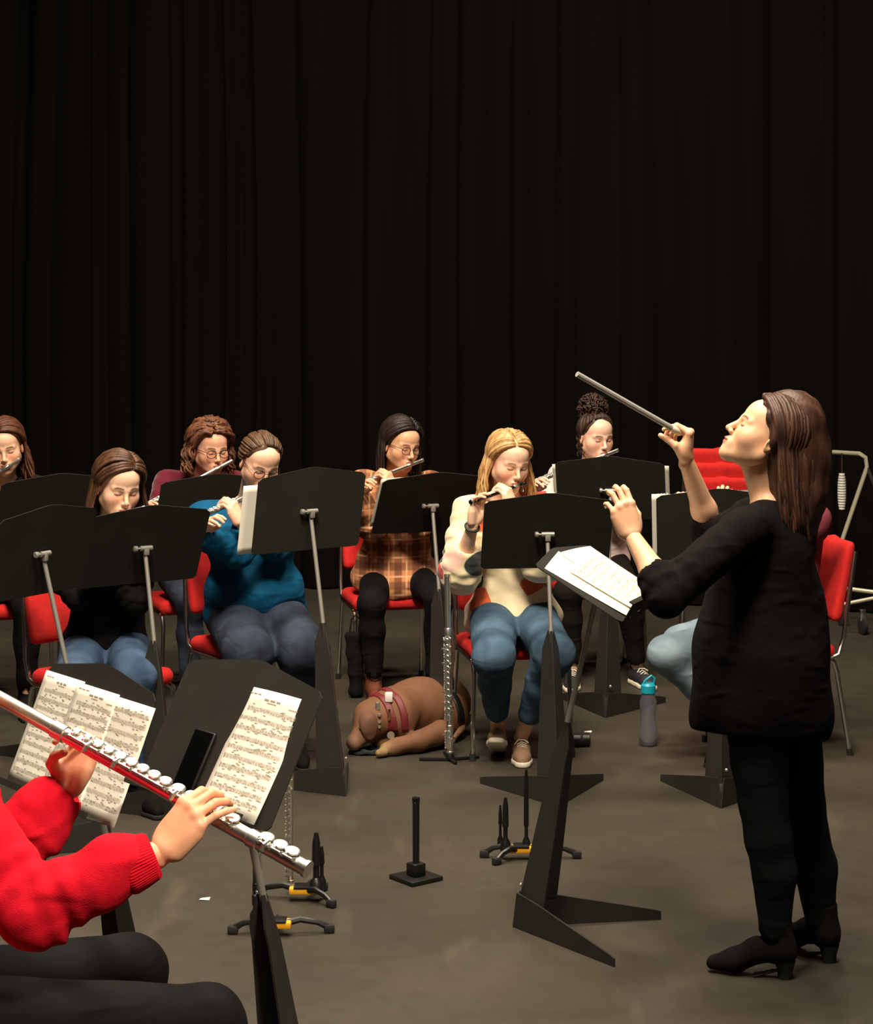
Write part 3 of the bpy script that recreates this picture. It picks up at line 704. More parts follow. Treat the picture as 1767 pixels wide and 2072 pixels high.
def hair_mesh(style, Rm, c, length=0.2, n=150, seed=1, part=0.0, wave=0.006, rad=0.008, puff=0.0, front=72, spread=0.0, mass=None):
    rr = np.random.default_rng(seed)
    g = Rm.T @ np.array([0, 0, -1.0])         # gravity in head space
    C0 = np.array([0, -0.012, 0.030]); RA = np.array([0.076, 0.096, 0.085])
    s = SDF(0.006); e = 0.007+puff*0.6
    s.ell(C0, RA+e, k=0.0)
    s.ell((0, -0.055, -0.035), (0.062+puff*0.5, 0.046+puff*0.5, 0.055), k=0.03)
    s.clip((0, 0.066, 0.082), (0, 0.80, -0.62), 0.012)
    s.disp = wrinkle(0.0035, 90, seed, (1, 1, 0.35))
    parts = [s.mesh()]
    def surf(d, off): return C0+d*(1.0/np.sqrt(((d/(RA+off))**2).sum()))
    mb = MB()
    def lock(pts, r0, r1):
        m = len(pts); mb.tube(pts, [r0*(0.6+0.4*min(1, i/2))*(1-i/(m-1))+r1*(i/(m-1)) if i < m-1 else r1*0.3 for i in range(m)], 5)
    if style in ('straight', 'curly'):
        for i in range(n):
            side = -1 if i % 2 else 1; u = rr.random()
            y0 = 0.078-0.15*u; fi = math.radians(front+(178-front)*min(1, u*1.05+rr.uniform(-0.03, 0.03)))
            ds = np.array([part+side*0.006, y0+0.012, 0.085-0.35*max(0, y0-0.045)-0.1*max(0, -y0)]); ds /= np.linalg.norm(ds)
            de = np.array([math.sin(fi)*side, math.cos(fi), -0.18+rr.uniform(-0.1, 0.1)]); de /= np.linalg.norm(de)
            off = 0.006+puff*rr.uniform(0.5, 1)+rr.uniform(0, 0.005); pts = []
            for t in np.linspace(0, 1, 8):
                d = ds*(1-t)+de*t; d[2] += 0.22*math.sin(PI*t)*(1 if u > 0.15 else 0.4); d /= np.linalg.norm(d); pts.append(surf(d, off+0.004*math.sin(PI*t))+(rr.normal(size=3)*0.005 if style == 'curly' else 0))
            L = length*rr.uniform(0.82, 1.08); p = pts[-1]; out = np.array([de[0], de[1], 0.0]); ph = rr.uniform(0, 6.28); am = wave*rr.uniform(0.6, 1.4)
            K = 9
            for k in range(1, K+1):
                q = k/K; fall = p+g*(L*q)+out*(spread*q+0.012*math.sin(PI*q*0.8))
                if style == 'curly': fall = fall+np.array([math.cos(ph+q*11), math.sin(ph+q*11), 0])*am*min(1, q*4)
                else: fall = fall+np.array([math.cos(ph+q*5), math.sin(ph+q*4), 0])*am*q
                pts.append(fall)
            lock([tuple(z) for z in pts], rad*rr.uniform(0.8, 1.3), rad*0.55)
    else:
        knot = np.array([0, -0.100, 0.010]) if style == 'updo' else np.array([0, -0.045, 0.108])
        kd = knot-C0; kd /= np.linalg.norm(kd)
        for i in range(n):
            an = rr.uniform(-PI, PI); side = np.sin(an)
            el = 0.60*math.cos(an) if math.cos(an) > 0 else 0.75*math.cos(an)
            ds = np.array([math.sin(an)*0.95, 0.55*math.cos(an)+0.10, 0.80*max(0, math.cos(an))-0.32*(1-max(0, math.cos(an)))]); ds /= np.linalg.norm(ds)
            off = 0.005+rr.uniform(0, 0.005)+puff*0.5; pts = []
            for t in np.linspace(0, 1, 9):
                d = ds*(1-t)+kd*t; d /= np.linalg.norm(d); pts.append(surf(d, off+0.004*math.sin(PI*t)))
            lock([tuple(z) for z in pts], rad, rad*0.8)
        br = 0.036 if style == 'updo' else 0.066
        bc = knot+kd*br*(0.6 if style == 'updo' else 0.35); b = SDF(0.007); b.ball(bc, br*0.86, 0.0); b.disp = wrinkle(0.006, 110, seed+5); parts.append(b.mesh())
        for i in range(70 if style == 'updo' else 130):
            d = rr.normal(size=3); d /= np.linalg.norm(d); a2 = rr.normal(size=3); a2 -= d*a2.dot(d); a2 /= np.linalg.norm(a2)
            pts = []
            for t in np.linspace(-0.9, 0.9, 8):
                q = d*math.cos(t)+a2*math.sin(t); pts.append(tuple(bc+q*br*(1.0+(0.06 if style == 'updo' else 0.26)*math.sin(t*7+i)+rr.uniform(0, 0.04))))
            lock(pts, rad*0.8, rad*0.5)
        if style == 'bun':
            for i in range(14):
                sd = 1 if i % 2 else -1; p0 = np.array([sd*rr.uniform(0.060, 0.082), rr.uniform(-0.06, 0.03), rr.uniform(-0.02, 0.03)])
                lock([tuple(p0+g*q*0.10+np.array([math.cos(q*14+i), math.sin(q*14+i), 0])*0.006) for q in np.linspace(0, 1, 9)], 0.004, 0.002)
    if mass:                                  # fuller fall of hair: world points with radii
        mp = [(Rm.T @ (npv(p)-npv(c)))/np.linalg.norm(Rm[:, 0])**2 for p, _ in mass]; mr = [q for _, q in mass]
        s = SDF(0.007); s.chain(mp, mr, 0.03); s.disp = wrinkle(0.004, 60, seed+3, (1.2, 1.2, 0.2)); parts.append(s.mesh())
        ax = mp[-1]-mp[0]; ax /= np.linalg.norm(ax); e1 = np.cross(ax, [0, 1, 0.3]); e1 /= np.linalg.norm(e1); e2 = np.cross(ax, e1)
        for i in range(150):
            an = rr.uniform(0, 2*PI); am = rr.uniform(0.003, 0.010); ph = rr.uniform(0, 6.28); pts = []
            for t in np.linspace(0, 1.0+rr.uniform(-0.1, 0.14), 12):
                x_ = min(t, 0.999)*(len(mp)-1); k = int(x_); w_ = x_-k
                p = mp[k]*(1-w_)+mp[k+1]*w_; r_ = mr[k]*(1-w_)+mr[k+1]*w_
                if t > 1: p = p+ax*(t-1)*0.3
                pts.append(tuple(p+(e1*math.cos(an)+e2*math.sin(an))*(r_*(0.97 if t > 0.25 else 0.45+0.52*t/0.25))+(e1*math.sin(ph+t*6)+e2*math.cos(ph+t*5))*am))
            lock(pts, rad*0.9, rad*0.5)
    parts.append((np.array(mb.v), mb.f))
    v, f = merge(parts)
    return npv(c)+v @ Rm.T, f

def put_glasses(root, Rm, c, mname='glass_rim'):
    T = lambda p: Vector(npv(c)+Rm @ np.array(p))
    m = MB()
    for q in (-1, 1):
        m.tube([T((q*0.033+0.024*math.cos(a), 0.104-0.010*abs(math.cos(a)+q*0)*0.5, -0.004+0.019*math.sin(a))) for a in np.linspace(0, 2*PI, 21)[:-1]], 0.0017, 6, closed=True)
        m.tube([T((q*0.057, 0.098, 0.004)), T((q*0.072, 0.060, 0.006)), T((q*0.079, -0.002, 0.004)), T((q*0.080, -0.014, -0.008))], 0.0015, 6)
    m.tube([T((-0.009, 0.106, 0.002)), T((0, 0.110, 0.004)), T((0.009, 0.106, 0.002))], 0.0016, 6)
    o = m.build('glasses', mname, root, world=True); o['label'] = 'thin dark framed glasses'
    return o

def shoe(root, kind, at, fwd, m_up, m_sole, res=0.006, pitch=0.0):
    fwd = Vector(fwd); fwd.z = 0; fwd.normalize(); up = Vector((0, 0, 1)); rt = fwd.cross(up)
    B = Matrix((rt, fwd, up)).transposed() @ Matrix.Rotation(math.radians(pitch), 3, 'X')
    A = np.array(B); o = npv(at); T = lambda v: o+np.asarray(v) @ A.T
    if kind == 'sneaker':
        s = SDF(res)
        s.chain([(0, -0.045, 0.040), (0, 0.02, 0.042), (0.003, 0.10, 0.030), (0.004, 0.140, 0.026)], [0.034, 0.036, 0.036, 0.029], 0.015)
        s.cone((0, -0.035, 0.05), (0, -0.030, 0.092), 0.034, 0.031, 0.02); s.clip((0, 0, 0.012), (0, 0, -1), 0.002)
        s.ell((0, -0.022, 0.125), (0.026, 0.036, 0.045), k=0.004, sub=True)
        v, f = s.mesh(); sh = make_obj('shoe', T(v), f, m_up, root, world=True)
        s = SDF(res)
        s.chain([(0, -0.050, 0.010), (0.003, 0.09, 0.010), (0.004, 0.142, 0.012)], [0.037, 0.042, 0.034], 0.015)
        s.clip((0, 0, 0.024), (0, 0, 1), 0.003); s.clip((0, 0, 0.0), (0, 0, -1), 0.002)
        v, f = s.mesh(); make_obj('sole', T(v), f, m_sole, sh, world=True)
        m = MB()
        for k in range(5):
            y = 0.035+k*0.018; z = 0.082-k*0.0052
            m.tube([T((-0.020, y, z-0.010)), T((0, y+0.004, z)), T((0.020, y+0.010, z-0.010))], 0.0028, 5)
        m.tube([T((-0.028, 0.045, 0.078)), T((-0.012, 0.034, 0.089)), T((0, 0.03, 0.088)), T((0.014, 0.036, 0.090)), T((0.032, 0.05, 0.074))], 0.0025, 5)
        m.build('laces', m_sole, sh, world=True)
    else:                                     # ankle boot with heel
        hz = 0.045 if kind == 'heel' else 0.016
        s = SDF(res)
        s.chain([(0, -0.045, hz+0.036), (0, 0.03, hz*0.7+0.042), (0.002, 0.10, 0.036), (0.002, 0.155, 0.026)], [0.033, 0.035, 0.034, 0.024], 0.015)
        s.cone((0, -0.040, hz+0.03), (0, -0.030, hz+0.115), 0.037, 0.041, 0.03)
        s.clip((0, 0, hz+0.125), (0, 0, 1), 0.003); s.clip((0, 0, 0.008), (0, 0, -1), 0.002)
        if kind == 'heel': s.clip((0, -0.01, hz*0.72), (0, -0.32, -1), 0.004)
        s.disp = wrinkle(0.0016, 70, 3)
        v, f = s.mesh(); sh = make_obj('boot', T(v), f, m_up, root, world=True)
        s = SDF(res*0.8)
        if kind == 'heel':
            s.chain([(0, -0.030, hz), (0, 0.04, hz*0.45+0.004), (0.002, 0.09, 0.008), (0.002, 0.165, 0.010)], [0.026, 0.028, 0.033, 0.024], 0.01)
            s.clip((0, 0, 0.016), (0, 0.30, 1), 0.002)
            s.clip((0, 0, 0), (0, 0, -1), 0.001)
        else:
            s.chain([(0, -0.045, 0.01), (0.002, 0.09, 0.010), (0.002, 0.155, 0.010)], [0.035, 0.037, 0.027], 0.012); s.clip((0, 0, 0.018), (0, 0, 1), 0.002); s.clip((0, 0, 0), (0, 0, -1), 0.001)
        v, f = s.mesh(); make_obj('sole', T(v), f, m_sole, sh, world=True)
        if kind == 'heel':
            hb = MB().lathe([(0, 0.021), (0.02, 0.022), (hz+0.006, 0.031)], (0, -0.050, 0), (0, -0.046, 1), 14)
            make_obj('heel', T(np.array([tuple(p) for p in hb.v])), hb.f, m_sole, sh, world=True, sharp=40)
            z = MB().tube([T((0.030, -0.022, hz+0.02)), T((0.036, -0.030, hz+0.05))], 0.0045, 6); z.build('zip_pull', 'silver', sh, world=True)
    return sh

def person(label, hip, th, neck, head, hrot, arms, legs, top, pants, hair, skin=(222, 168, 136), lipc=(178, 84, 80), browc=(62, 38, 26),
           glasses=False, shoes=None, bulk=1.0, belly=0.0, hscale=1.0, res=0.011, hres=0.0042, sw=0.165, base=None):
    hip, neck, head = Vector(hip), Vector(neck), Vector(head)
    root = thing('person', label, 'person', base if base is not None else (hip.x, hip.y, 0.0))
    SK = rgb(*skin); sk = np.array(SK[:3])
    tv = math.radians(th); Fw = Vector((math.sin(tv), -math.cos(tv), 0)); Lf = Vector((math.cos(tv), math.sin(tv), 0))
    u = (neck-hip); T = u.length; u.normalize(); l = (Lf-u*Lf.dot(u)).normalized(); f = u.cross(l)
    if f.dot(Fw) < 0: f = -f
    RT = [l, f, u]
    k = T/0.50
    at = lambda a, b=0.0, c=0.0: hip+u*(a*k)+f*b+l*c
    # --- joints
    J = {}
    for sd, q in (('L', 1), ('R', -1)):
        a = arms[sd]; S = neck+l*(q*sw*a.get('sw', 1.0))-u*0.055+f*a.get('sf', 0.0)+u*a.get('su', 0.0)
        if 'shoulder' in a: S = Vector(a['shoulder'])
        Wr = Vector(a['wrist'])
        E = Vector(a['elbow']) if 'elbow' in a else ik(S, Wr, 0.285, 0.250, Vector(a.get('pole', tuple(Lf*q*0.5+Vector((0, 0, -1))))))
        J[sd] = (S, E, Wr)
    # --- skin body: head + limbs + hands in one mesh
    Rm = frame_from(*hrot)
    hv, hf, _ = head_base(); parts = [(npv(head)+(hv*hscale) @ Rm.T, hf)]; cols = [head_colors(SK, rgb(*lipc), rgb(*browc))]
    s = SDF(0.008)
    hb = head+Vector(Rm @ np.array([0, -0.026, -0.055])); jaw = head+Vector(Rm @ np.array([0, 0.005, -0.065]))
    s.cone(neck-u*0.05, hb, 0.050, 0.048, 0.02); s.cone(neck+f*0.01-u*0.03, jaw, 0.046, 0.040, 0.03)
    s.ell(at(0.36), (0.125*bulk, 0.085*bulk, 0.13*k), R=RT, k=0.04)
    s.ell(at(0.15), (0.115*bulk, 0.085*bulk, 0.16*k), R=RT, k=0.04)
    for sd, q in (('L', 1), ('R', -1)):
        S, E, Wr = J[sd]
        s.cone(neck-u*0.03+l*q*0.03, S, 0.038, 0.036, 0.04); s.cone(S, E, 0.038, 0.034, 0.02)
        m = E.lerp(Wr, 0.35); s.cone(E, m, 0.036, 0.038, 0.02); s.cone(m, Wr, 0.038, 0.0235, 0.02)
    v, ff = s.mesh(); parts.append((v, ff)); cols.append(np.tile(sk, (len(v), 1)))
    for sd in 'LR':
        a = arms[sd]; S, E, Wr = J[sd]
        y = Vector(a['y']).normalized(); z = Vector(a['z']); z = (z-y*z.dot(y)).normalized(); x = y.cross(z)
        v, ff = hand_base(a['pose'], hres); v = v*a.get('scale', 0.97)
        if sd == 'L': v = v*np.array([-1, 1, 1]); ff = ff[:, ::-1]
        wv = npv(Wr)+v @ np.array([x, y, z]); parts.append((wv, ff))
        c = np.tile(sk, (len(v), 1)); far = np.clip((v[:, 1]-0.06)/0.06, 0, 1)[:, None]*0.5
        c = c*(1-far)+c*np.array([1.0, 0.80, 0.76])*far; cols.append(c)
    if legs:
        s = SDF(0.009)
        for sd, q in (('L', 1), ('R', -1)):
            hj, kn, an = legs[sd]; s.cone(hj, kn, 0.06, 0.045, 0.02); s.cone(kn, an, 0.045, 0.030, 0.02)
        v, ff = s.mesh(); parts.append((v, ff)); cols.append(np.tile(sk, (len(v), 1)))
    v, ff = merge(parts); make_obj('body', v, ff, 'skin', root, world=True, colors=np.concatenate(cols))
    # --- top
    g = top.get('infl', 0.012); s = SDF(res)
    s.ell(at(0.33, 0.0), (0.145*bulk+g, 0.100*bulk+g, 0.150*k+g), R=RT, k=0.05)
    s.ell(at(0.13, 0.01+belly*0.5), (0.140*bulk+g+belly*0.3, 0.105*bulk+g+belly, 0.140*k+g), R=RT, k=0.07)
    s.ell(at(0.02, 0.0), (0.165*bulk+g, 0.125*bulk+g, 0.085+g), R=RT, k=0.06)
    for q in (-1, 1): s.ell(at(0.305, 0.070*bulk, q*0.068*bulk), (0.062+g*0.5, 0.056+g*0.5, 0.062+g*0.5), R=RT, k=0.04)
    for sd, q in (('L', 1), ('R', -1)):
        S, E, Wr = J[sd]
        sl = top.get('sleeve', 0.92) if not isinstance(top.get('sleeve', 0.92), dict) else top['sleeve'][sd]
        lw = top.get('loose', 0.0)
        s.cone(neck-u*0.055+l*q*0.04, S, 0.050+g*0.6, 0.046+g, 0.05)
        s.cone(S, E, 0.047+g, 0.041+g+lw*0.7, 0.03)
        e2 = E.lerp(Wr, sl); rr1 = 0.034+g*0.9+lw*0.5 if sl > 0.6 else 0.041+g
        s.cone(E, E.lerp(e2, 0.75), 0.041+g+lw, rr1+lw*0.4, 0.03); s.cone(E.lerp(e2, 0.75), e2, rr1+lw*0.4, rr1-0.004, 0.02)
        d = (Wr-E).normalized(); s.cone(e2+d*0.012, e2+d*0.05, 0.026, 0.05, 0.004, sub=True)
    if top.get('skirt'):
        for a_, b_, c_, r_ in top['skirt']: s.ell(at(a_/k, b_), r_, R=RT, k=0.08)
    if top.get('hem') is not None: s.clip(at(top['hem']/k), -u, 0.006)
    nk = top.get('neck', (0.064, 0.080, 0.045))
    s.ell(neck+u*0.012+f*0.035, nk, R=RT, k=0.010, sub=True)
    s.cone(neck-u*0.06, neck+u*0.10, 0.054, 0.054, 0.006, sub=True)
    if top.get('vneck'): s.ell(neck-u*top['vneck']+f*0.115, (0.05, 0.075, top['vneck']), R=RT, k=0.01, sub=True)
    base_w = wrinkle(top.get('wr', 0.0045), top.get('wf', 22), top.get('seed', 1), (1, 1, 1.3)); creases = []
    for sd in 'LR':
        S, E, Wr = J[sd]
        for Q, c0, wd, am, wl in ((Wr, 0.050, 0.050, 0.0038, 0.046), (S, 0.06, 0.06, 0.0042, 0.054), (S, 0.22, 0.05, 0.003, 0.06)):
            dd_ = (Q-E).normalized(); p1 = dd_.cross(Vector((0.3, 0.5, 0.8))).normalized(); creases.append((npv(E), npv(dd_), npv(p1), c0, wd, am*top.get('crease', 1.0), wl))
    def cloth(P):
        o_ = base_w(P)
        for e_, d_, p_, c0, wd, am, wl in creases:
            q = P-e_; t = q @ d_; rad_ = np.sqrt(np.maximum((q*q).sum(-1)-t*t, 0)); sd_ = q @ p_
            o_ = o_+am*np.exp(-((t-c0)/wd)**2)*(rad_ < 0.12)*np.sin(t*6.283/wl+sd_*14+0.8*np.sin(sd_*12+c0*50))
        return o_
    s.disp = cloth
    v, ff = s.mesh(); o = make_obj(top['name'], v, ff, top['mat'], root, world=True)
    if top.get('ribs'):
        for sd in 'LR':
            S, E, Wr = J[sd]; d = (Wr-E).normalized(); c0 = E.lerp(Wr, 0.93)-d*0.060
            m = MB(); n_ = 56; t1 = d.cross(Vector((0, 0, 1))).normalized(); t2 = t1.cross(d); vs = []; fs = []
            prof = [(-0.012, 0.044), (0.0, 0.052), (0.008, 0.054), (0.03, 0.051), (0.055, 0.046), (0.062, 0.041), (0.058, 0.032)]
            for tt, rr_ in prof:
                for i in range(n_*2): vs.append(c0+d*tt+(t1*math.cos(PI*i/n_)+t2*math.sin(PI*i/n_))*(rr_+(0.0016 if i % 2 else 0)))
            for j in range(len(prof)-1):
                for i in range(n_*2): i2 = (i+1) % (n_*2); fs.append((j*n_*2+i, j*n_*2+i2, (j+1)*n_*2+i2, (j+1)*n_*2+i))
            m.add(vs, fs); m.build('cuff', top['mat'], o, world=True)
    if 'label' in top: o['label'] = top['label']
    # --- trousers
    if legs:
        s = SDF(res); pl = pants.get('len', 0.93); pr = pants.get('r', (0.088, 0.066, 0.060, 0.046)); b2 = bulk**0.8
        s.ell(hip+u*0.01, (0.165*bulk, 0.120*bulk, 0.105), R=RT, k=0.04)
        for sd, q in (('L', 1), ('R', -1)):
            hj, kn, an = legs[sd]
            s.cone(hj, kn, pr[0]*b2, pr[1]*b2, 0.035)
            calf = kn.lerp(an, 0.35)+(-Fw)*0.012
            end = kn.lerp(an, pl)
            s.cone(kn, calf, pr[1]*b2*0.97, pr[2]*b2, 0.03); s.cone(calf, end, pr[2]*b2, pr[3], 0.03)
            d = (an-kn).normalized(); s.cone(end+d*0.012, end+d*0.06, 0.034, 0.06, 0.004, sub=True)
        s.disp = wrinkle(pants.get('wr', 0.002), 24, 4, (1, 1, 1.3))
        v, ff = s.mesh(); make_obj(pants.get('name', 'jeans'), v, ff, pants['mat'], root, world=True)
        if shoes:
            for sd in 'LR':
                hj, kn, an = legs[sd]; fw = shoes.get('dir', {}).get(sd, tuple(Fw))
                p = Vector((an.x, an.y, shoes.get('z', {}).get(sd, 0.0)))+Vector(fw).normalized()*0.02
                shoe(root, shoes['kind'], p, fw, shoes['up'], shoes['sole'], pitch=shoes.get('pitch', {}).get(sd, 0.0))
    # --- hair
    hv, hf2 = hair_mesh(hair['style'], Rm*hscale, head, **{a: b for a, b in hair.items() if a not in ('style', 'mat')})
    make_obj('hair', hv, hf2, hair['mat'], root, world=True)
    if glasses: put_glasses(root, Rm*hscale, head)
    return dict(root=root, Rm=Rm, head=head, J=J, F=Fw, L=Lf, u=u)

def mouth(head, hrot): return Vector(head)+Vector(frame_from(*hrot) @ np.array([0, 0.104, -0.072]))

def flutist(label, flabel, hip, th, neck, head, hrot, foot, legs, top, pants, hair, length=0.67, fr=0.0098, lh=0.20, rh=0.40, fbody='silver',
            fkeys='silver', lip=0.085, fname='flute', elbows={}, hand_group=None, hu=(0.06, 0.05), poseR='flute_R', poseL='flute_L', detail=1, fgroup='concert flutes', **kw):
    """seated player; the flute runs from the lips towards the point foot"""
    lp = mouth(head, hrot); d = (Vector(foot)-lp).normalized()
    crown = lp-d*lip; end = crown+d*length
    tv = math.radians(th); Fw = Vector((math.sin(tv), -math.cos(tv), 0)); up = Vector((0, 0, 1))
    Fp = (Fw-d*Fw.dot(d)).normalized(); Up = Fp.cross(d); Up = Up if Up.z > 0 else -Up
    pl, prh = lp+d*lh, lp+d*rh
    arms = {
        'L': dict(wrist=pl+Fp*0.040-Up*0.085-d*0.01, y=Up*0.95-Fp*0.12+d*0.1, z=Fp*0.9-d*0.35, pose=poseL),
        'R': dict(wrist=prh-Fp*hu[0]-Up*hu[1]+d*0.02, y=Fp*0.80+Up*0.55-d*0.05, z=Up*0.85-Fp*0.45+d*0.15, pose=poseR)}
    for sd in elbows: arms[sd].update(elbows[sd])
    p = person(label, hip, th, neck, head, hrot, arms, legs, top, pants, hair, **kw)
    flute(flabel, crown, end, Up*0.8+Fp*0.5, r=fr, body=fbody, keys=fkeys, lip=lip, name=fname, detail=detail, group=fgroup)
    return p
def seated_legs(hip, th, kL, kR, aL, aR):
    tv = math.radians(th); Lf = Vector((math.cos(tv), math.sin(tv), 0))
    return {'L': (Vector(hip)+Lf*0.085, Vector(kL), Vector(aL)), 'R': (Vector(hip)-Lf*0.085, Vector(kR), Vector(aR))}
def std_legs(hip, th, kz=0.50, reach=0.43, spread=(0.10, 0.10), foot=0.40, az=0.10):
    hip = Vector(hip); tv = math.radians(th); Fw = Vector((math.sin(tv), -math.cos(tv), 0)); Lf = Vector((math.cos(tv), math.sin(tv), 0))
    g = lambda q, r, z, sp: Vector((hip.x, hip.y, z))+Fw*r+Lf*q*sp
    return seated_legs(hip, th, g(1, reach, kz, spread[0]), g(-1, reach, kz, spread[1]), g(1, foot, az, spread[0]), g(-1, foot, az, spread[1]))
# ================================================================== the place
def build_floor():
    o = MB().box((0, 8.0, -0.05), (18, 20, 0.1)).build('floor', 'floor', None, smooth=False)
    tag(o, 'dark grey painted stage floor with scuffs and pale smears', None, None, 'structure')
build_floor()
def build_curtain():
    rr = random.Random(11); a = Vector((-0.63, 13.7, 0)); b = Vector((2.58, 12.7, 0)); d = (b-a).normalized(); n = Vector((d.y, -d.x, 0))
    n = n if n.y < 0 else -n
    s0, s1 = -6.5, 9.0; knots = [s0]; amp = []
    while knots[-1] < s1: knots.append(knots[-1]+rr.choice((0.10, 0.14, 0.18, 0.24, 0.30))); amp.append(rr.uniform(0.05, 0.13))
    def prof(s):
        for i in range(len(amp)):
            if knots[i] <= s <= knots[i+1]:
                t = (s-knots[i])/(knots[i+1]-knots[i]); return amp[i]*(math.sin(PI*t)**0.8)*(1 if i % 2 else 0.25)
        return 0
    NS, NZ = 1300, 10; vs = []; fs = []
    for j in range(NZ+1):
        z = 0.015+5.6*j/NZ; lean = 0.03*math.sin(z*0.9)
        for i in range(NS+1):
            s = s0+(s1-s0)*i/NS; q = s+lean*math.sin(s*2.1)+0.02*math.sin(s*5+z*0.6)
            vs.append(a+d*s+n*(prof(min(max(q, s0), s1))*(0.85+0.15*math.cos(z*0.5+s)))+Vector((0, 0, z)))
    for j in range(NZ):
        for i in range(NS): k = j*(NS+1)+i; fs.append((k, k+1, k+NS+2, k+NS+1))
    o = make_obj('stage_curtain', [tuple(v) for v in vs], fs, 'curtain_velour'); tag(o, 'tall black velour stage curtain hanging in folds behind everyone', 'curtain')
build_curtain()

# ------------------------------------------------------------------ music stands and their sheets
def PZ(px, py, d): return PX(px, py, d)
S = {}
S['podium'] = music_stand('conductor\'s black music stand tilted almost flat, carrying the white score', PX(1214, 1176, 6.385), -112, 60)
S['cream'] = music_stand('black music stand in front of the blonde player in the cream patterned sweater', PX(1108, 1078, 8.24), 6, 25)
S['teal'] = music_stand('tall upright black music stand in front of the player in the teal sweater', PX(628, 1033, 8.38), 33, 10, dyaw=4)
S['black'] = music_stand('black music stand in front of the dark-haired player in the black top', PX(293, 1106, 8.0), 33, 24, dyaw=2)
S['left'] = music_stand('black music stand cut off by the left frame edge, nearest of the left ones', PX(86, 1118, 7.45), 75, 16, dyaw=-16)
S['auburn'] = music_stand('black music stand before the auburn-haired player at the far left', PX(115, 1032, 8.9), 34, 26, dyaw=-6)
S['burgundy'] = music_stand('black music stand between the burgundy and the teal sweater players', PX(432, 1030, 9.35), 30, 24, dyaw=-6)
S['plaid'] = music_stand('black music stand in front of the player in the brown plaid shirt', PX(875, 1020, 9.36), 20, 34)
S['bun'] = music_stand('black music stand in front of the player with the curly bun', PX(1236, 990, 9.88), -10, 26)
S['rose'] = music_stand('black music stand with one page, half hidden behind the conductor\'s arms', PX(1462, 1074, 8.22), -9, 18)
S['red'] = music_stand('near black music stand holding a phone and one sheet, before the red sweater', PX(467, 1492, 4.58), 130, 28)
S['pages'] = music_stand('near black music stand holding three taped pages, at the lower left', PX(170, 1492, 4.98), 128, 22)

sheet(S['red'], 'single printed music page leaning beside the phone on the near stand', -0.105, seed=3, staves=10, curl=0.018)
sheet(S['pages'], 'left of the three taped music pages on the lower left stand', 0.165, w=0.20, seed=4, vo=-0.155, staves=10, curl=0.006)
sheet(S['pages'], 'middle of the three taped music pages on the lower left stand', -0.01, w=0.205, seed=5, vo=-0.160, staves=10, lift=0.011, curl=0.006)
sheet(S['pages'], 'right of the three taped music pages, overhanging the lower left stand', -0.175, w=0.205, seed=6, vo=-0.165, staves=10, lift=0.009, curl=0.006, title=False)
sheet(S['podium'], 'topmost white page of the fanned score on the conductor\'s stand', -0.02, w=0.30, hgt=0.24, seed=7, vo=-0.155, roll=-6, lift=0.016, curl=0.008, staves=8, title=False)
sheet(S['podium'], 'lower white page of the score, sticking out towards the camera', -0.10, w=0.26, hgt=0.30, seed=8, vo=-0.160, roll=4, lift=0.010, curl=0.006, staves=0)
sheet(S['podium'], 'white score page sticking out at the far side of the conductor\'s stand', 0.09, w=0.24, hgt=0.29, seed=9, vo=-0.150, roll=-10, lift=0.006, curl=0.006, staves=0)
sheet(S['teal'], 'white page jutting out past the left edge of the tall upright stand', -0.215, seed=10, w=0.216, hgt=0.279, vo=-0.16, lift=0.004, curl=0.004, staves=0)
sheet(S['black'], 'white page edge showing left of the stand before the black top player', -0.17, seed=11, vo=-0.15, lift=0.02, curl=0.03, staves=0)
sheet(S['plaid'], 'white page edge on the stand before the plaid shirt player', -0.16, seed=12, vo=-0.13, lift=0.01, curl=0.015, staves=0)
sheet(S['bun'], 'white page at the left end of the stand before the curly bun', -0.165, seed=13, vo=-0.15, lift=0.008, curl=0.01, staves=0)
sheet(S['bun'], 'white page at the right end of the stand before the curly bun', 0.17, seed=14, vo=-0.15, lift=0.008, curl=0.01, staves=0)
sheet(S['rose'], 'white page edge beside the conductor\'s forearm, on the half hidden stand', -0.168, seed=15, vo=-0.13, lift=0.006, curl=0.004, staves=0)

def phone():
    st = S['red']; x, v, n = st['x'], st['v'], st['n']
    c = st['P']+x*0.075+v*(st['lo']+0.083)+n*0.013
    r = thing('smartphone', 'black smartphone leaning on the near stand beside the music page', 'phone', c-v*0.079)
    R = Matrix((x, v, n)).transposed()
    o = MB().box(c, (0.078, 0.158, 0.010), 0.004, R=R, seg=3).build('phone_case', 'black_plastic', r, world=True)
    MB().box(c+n*0.0052, (0.070, 0.150, 0.0008), 0, R=R).build('screen', 'phone_black', r, world=True, smooth=False)
phone()

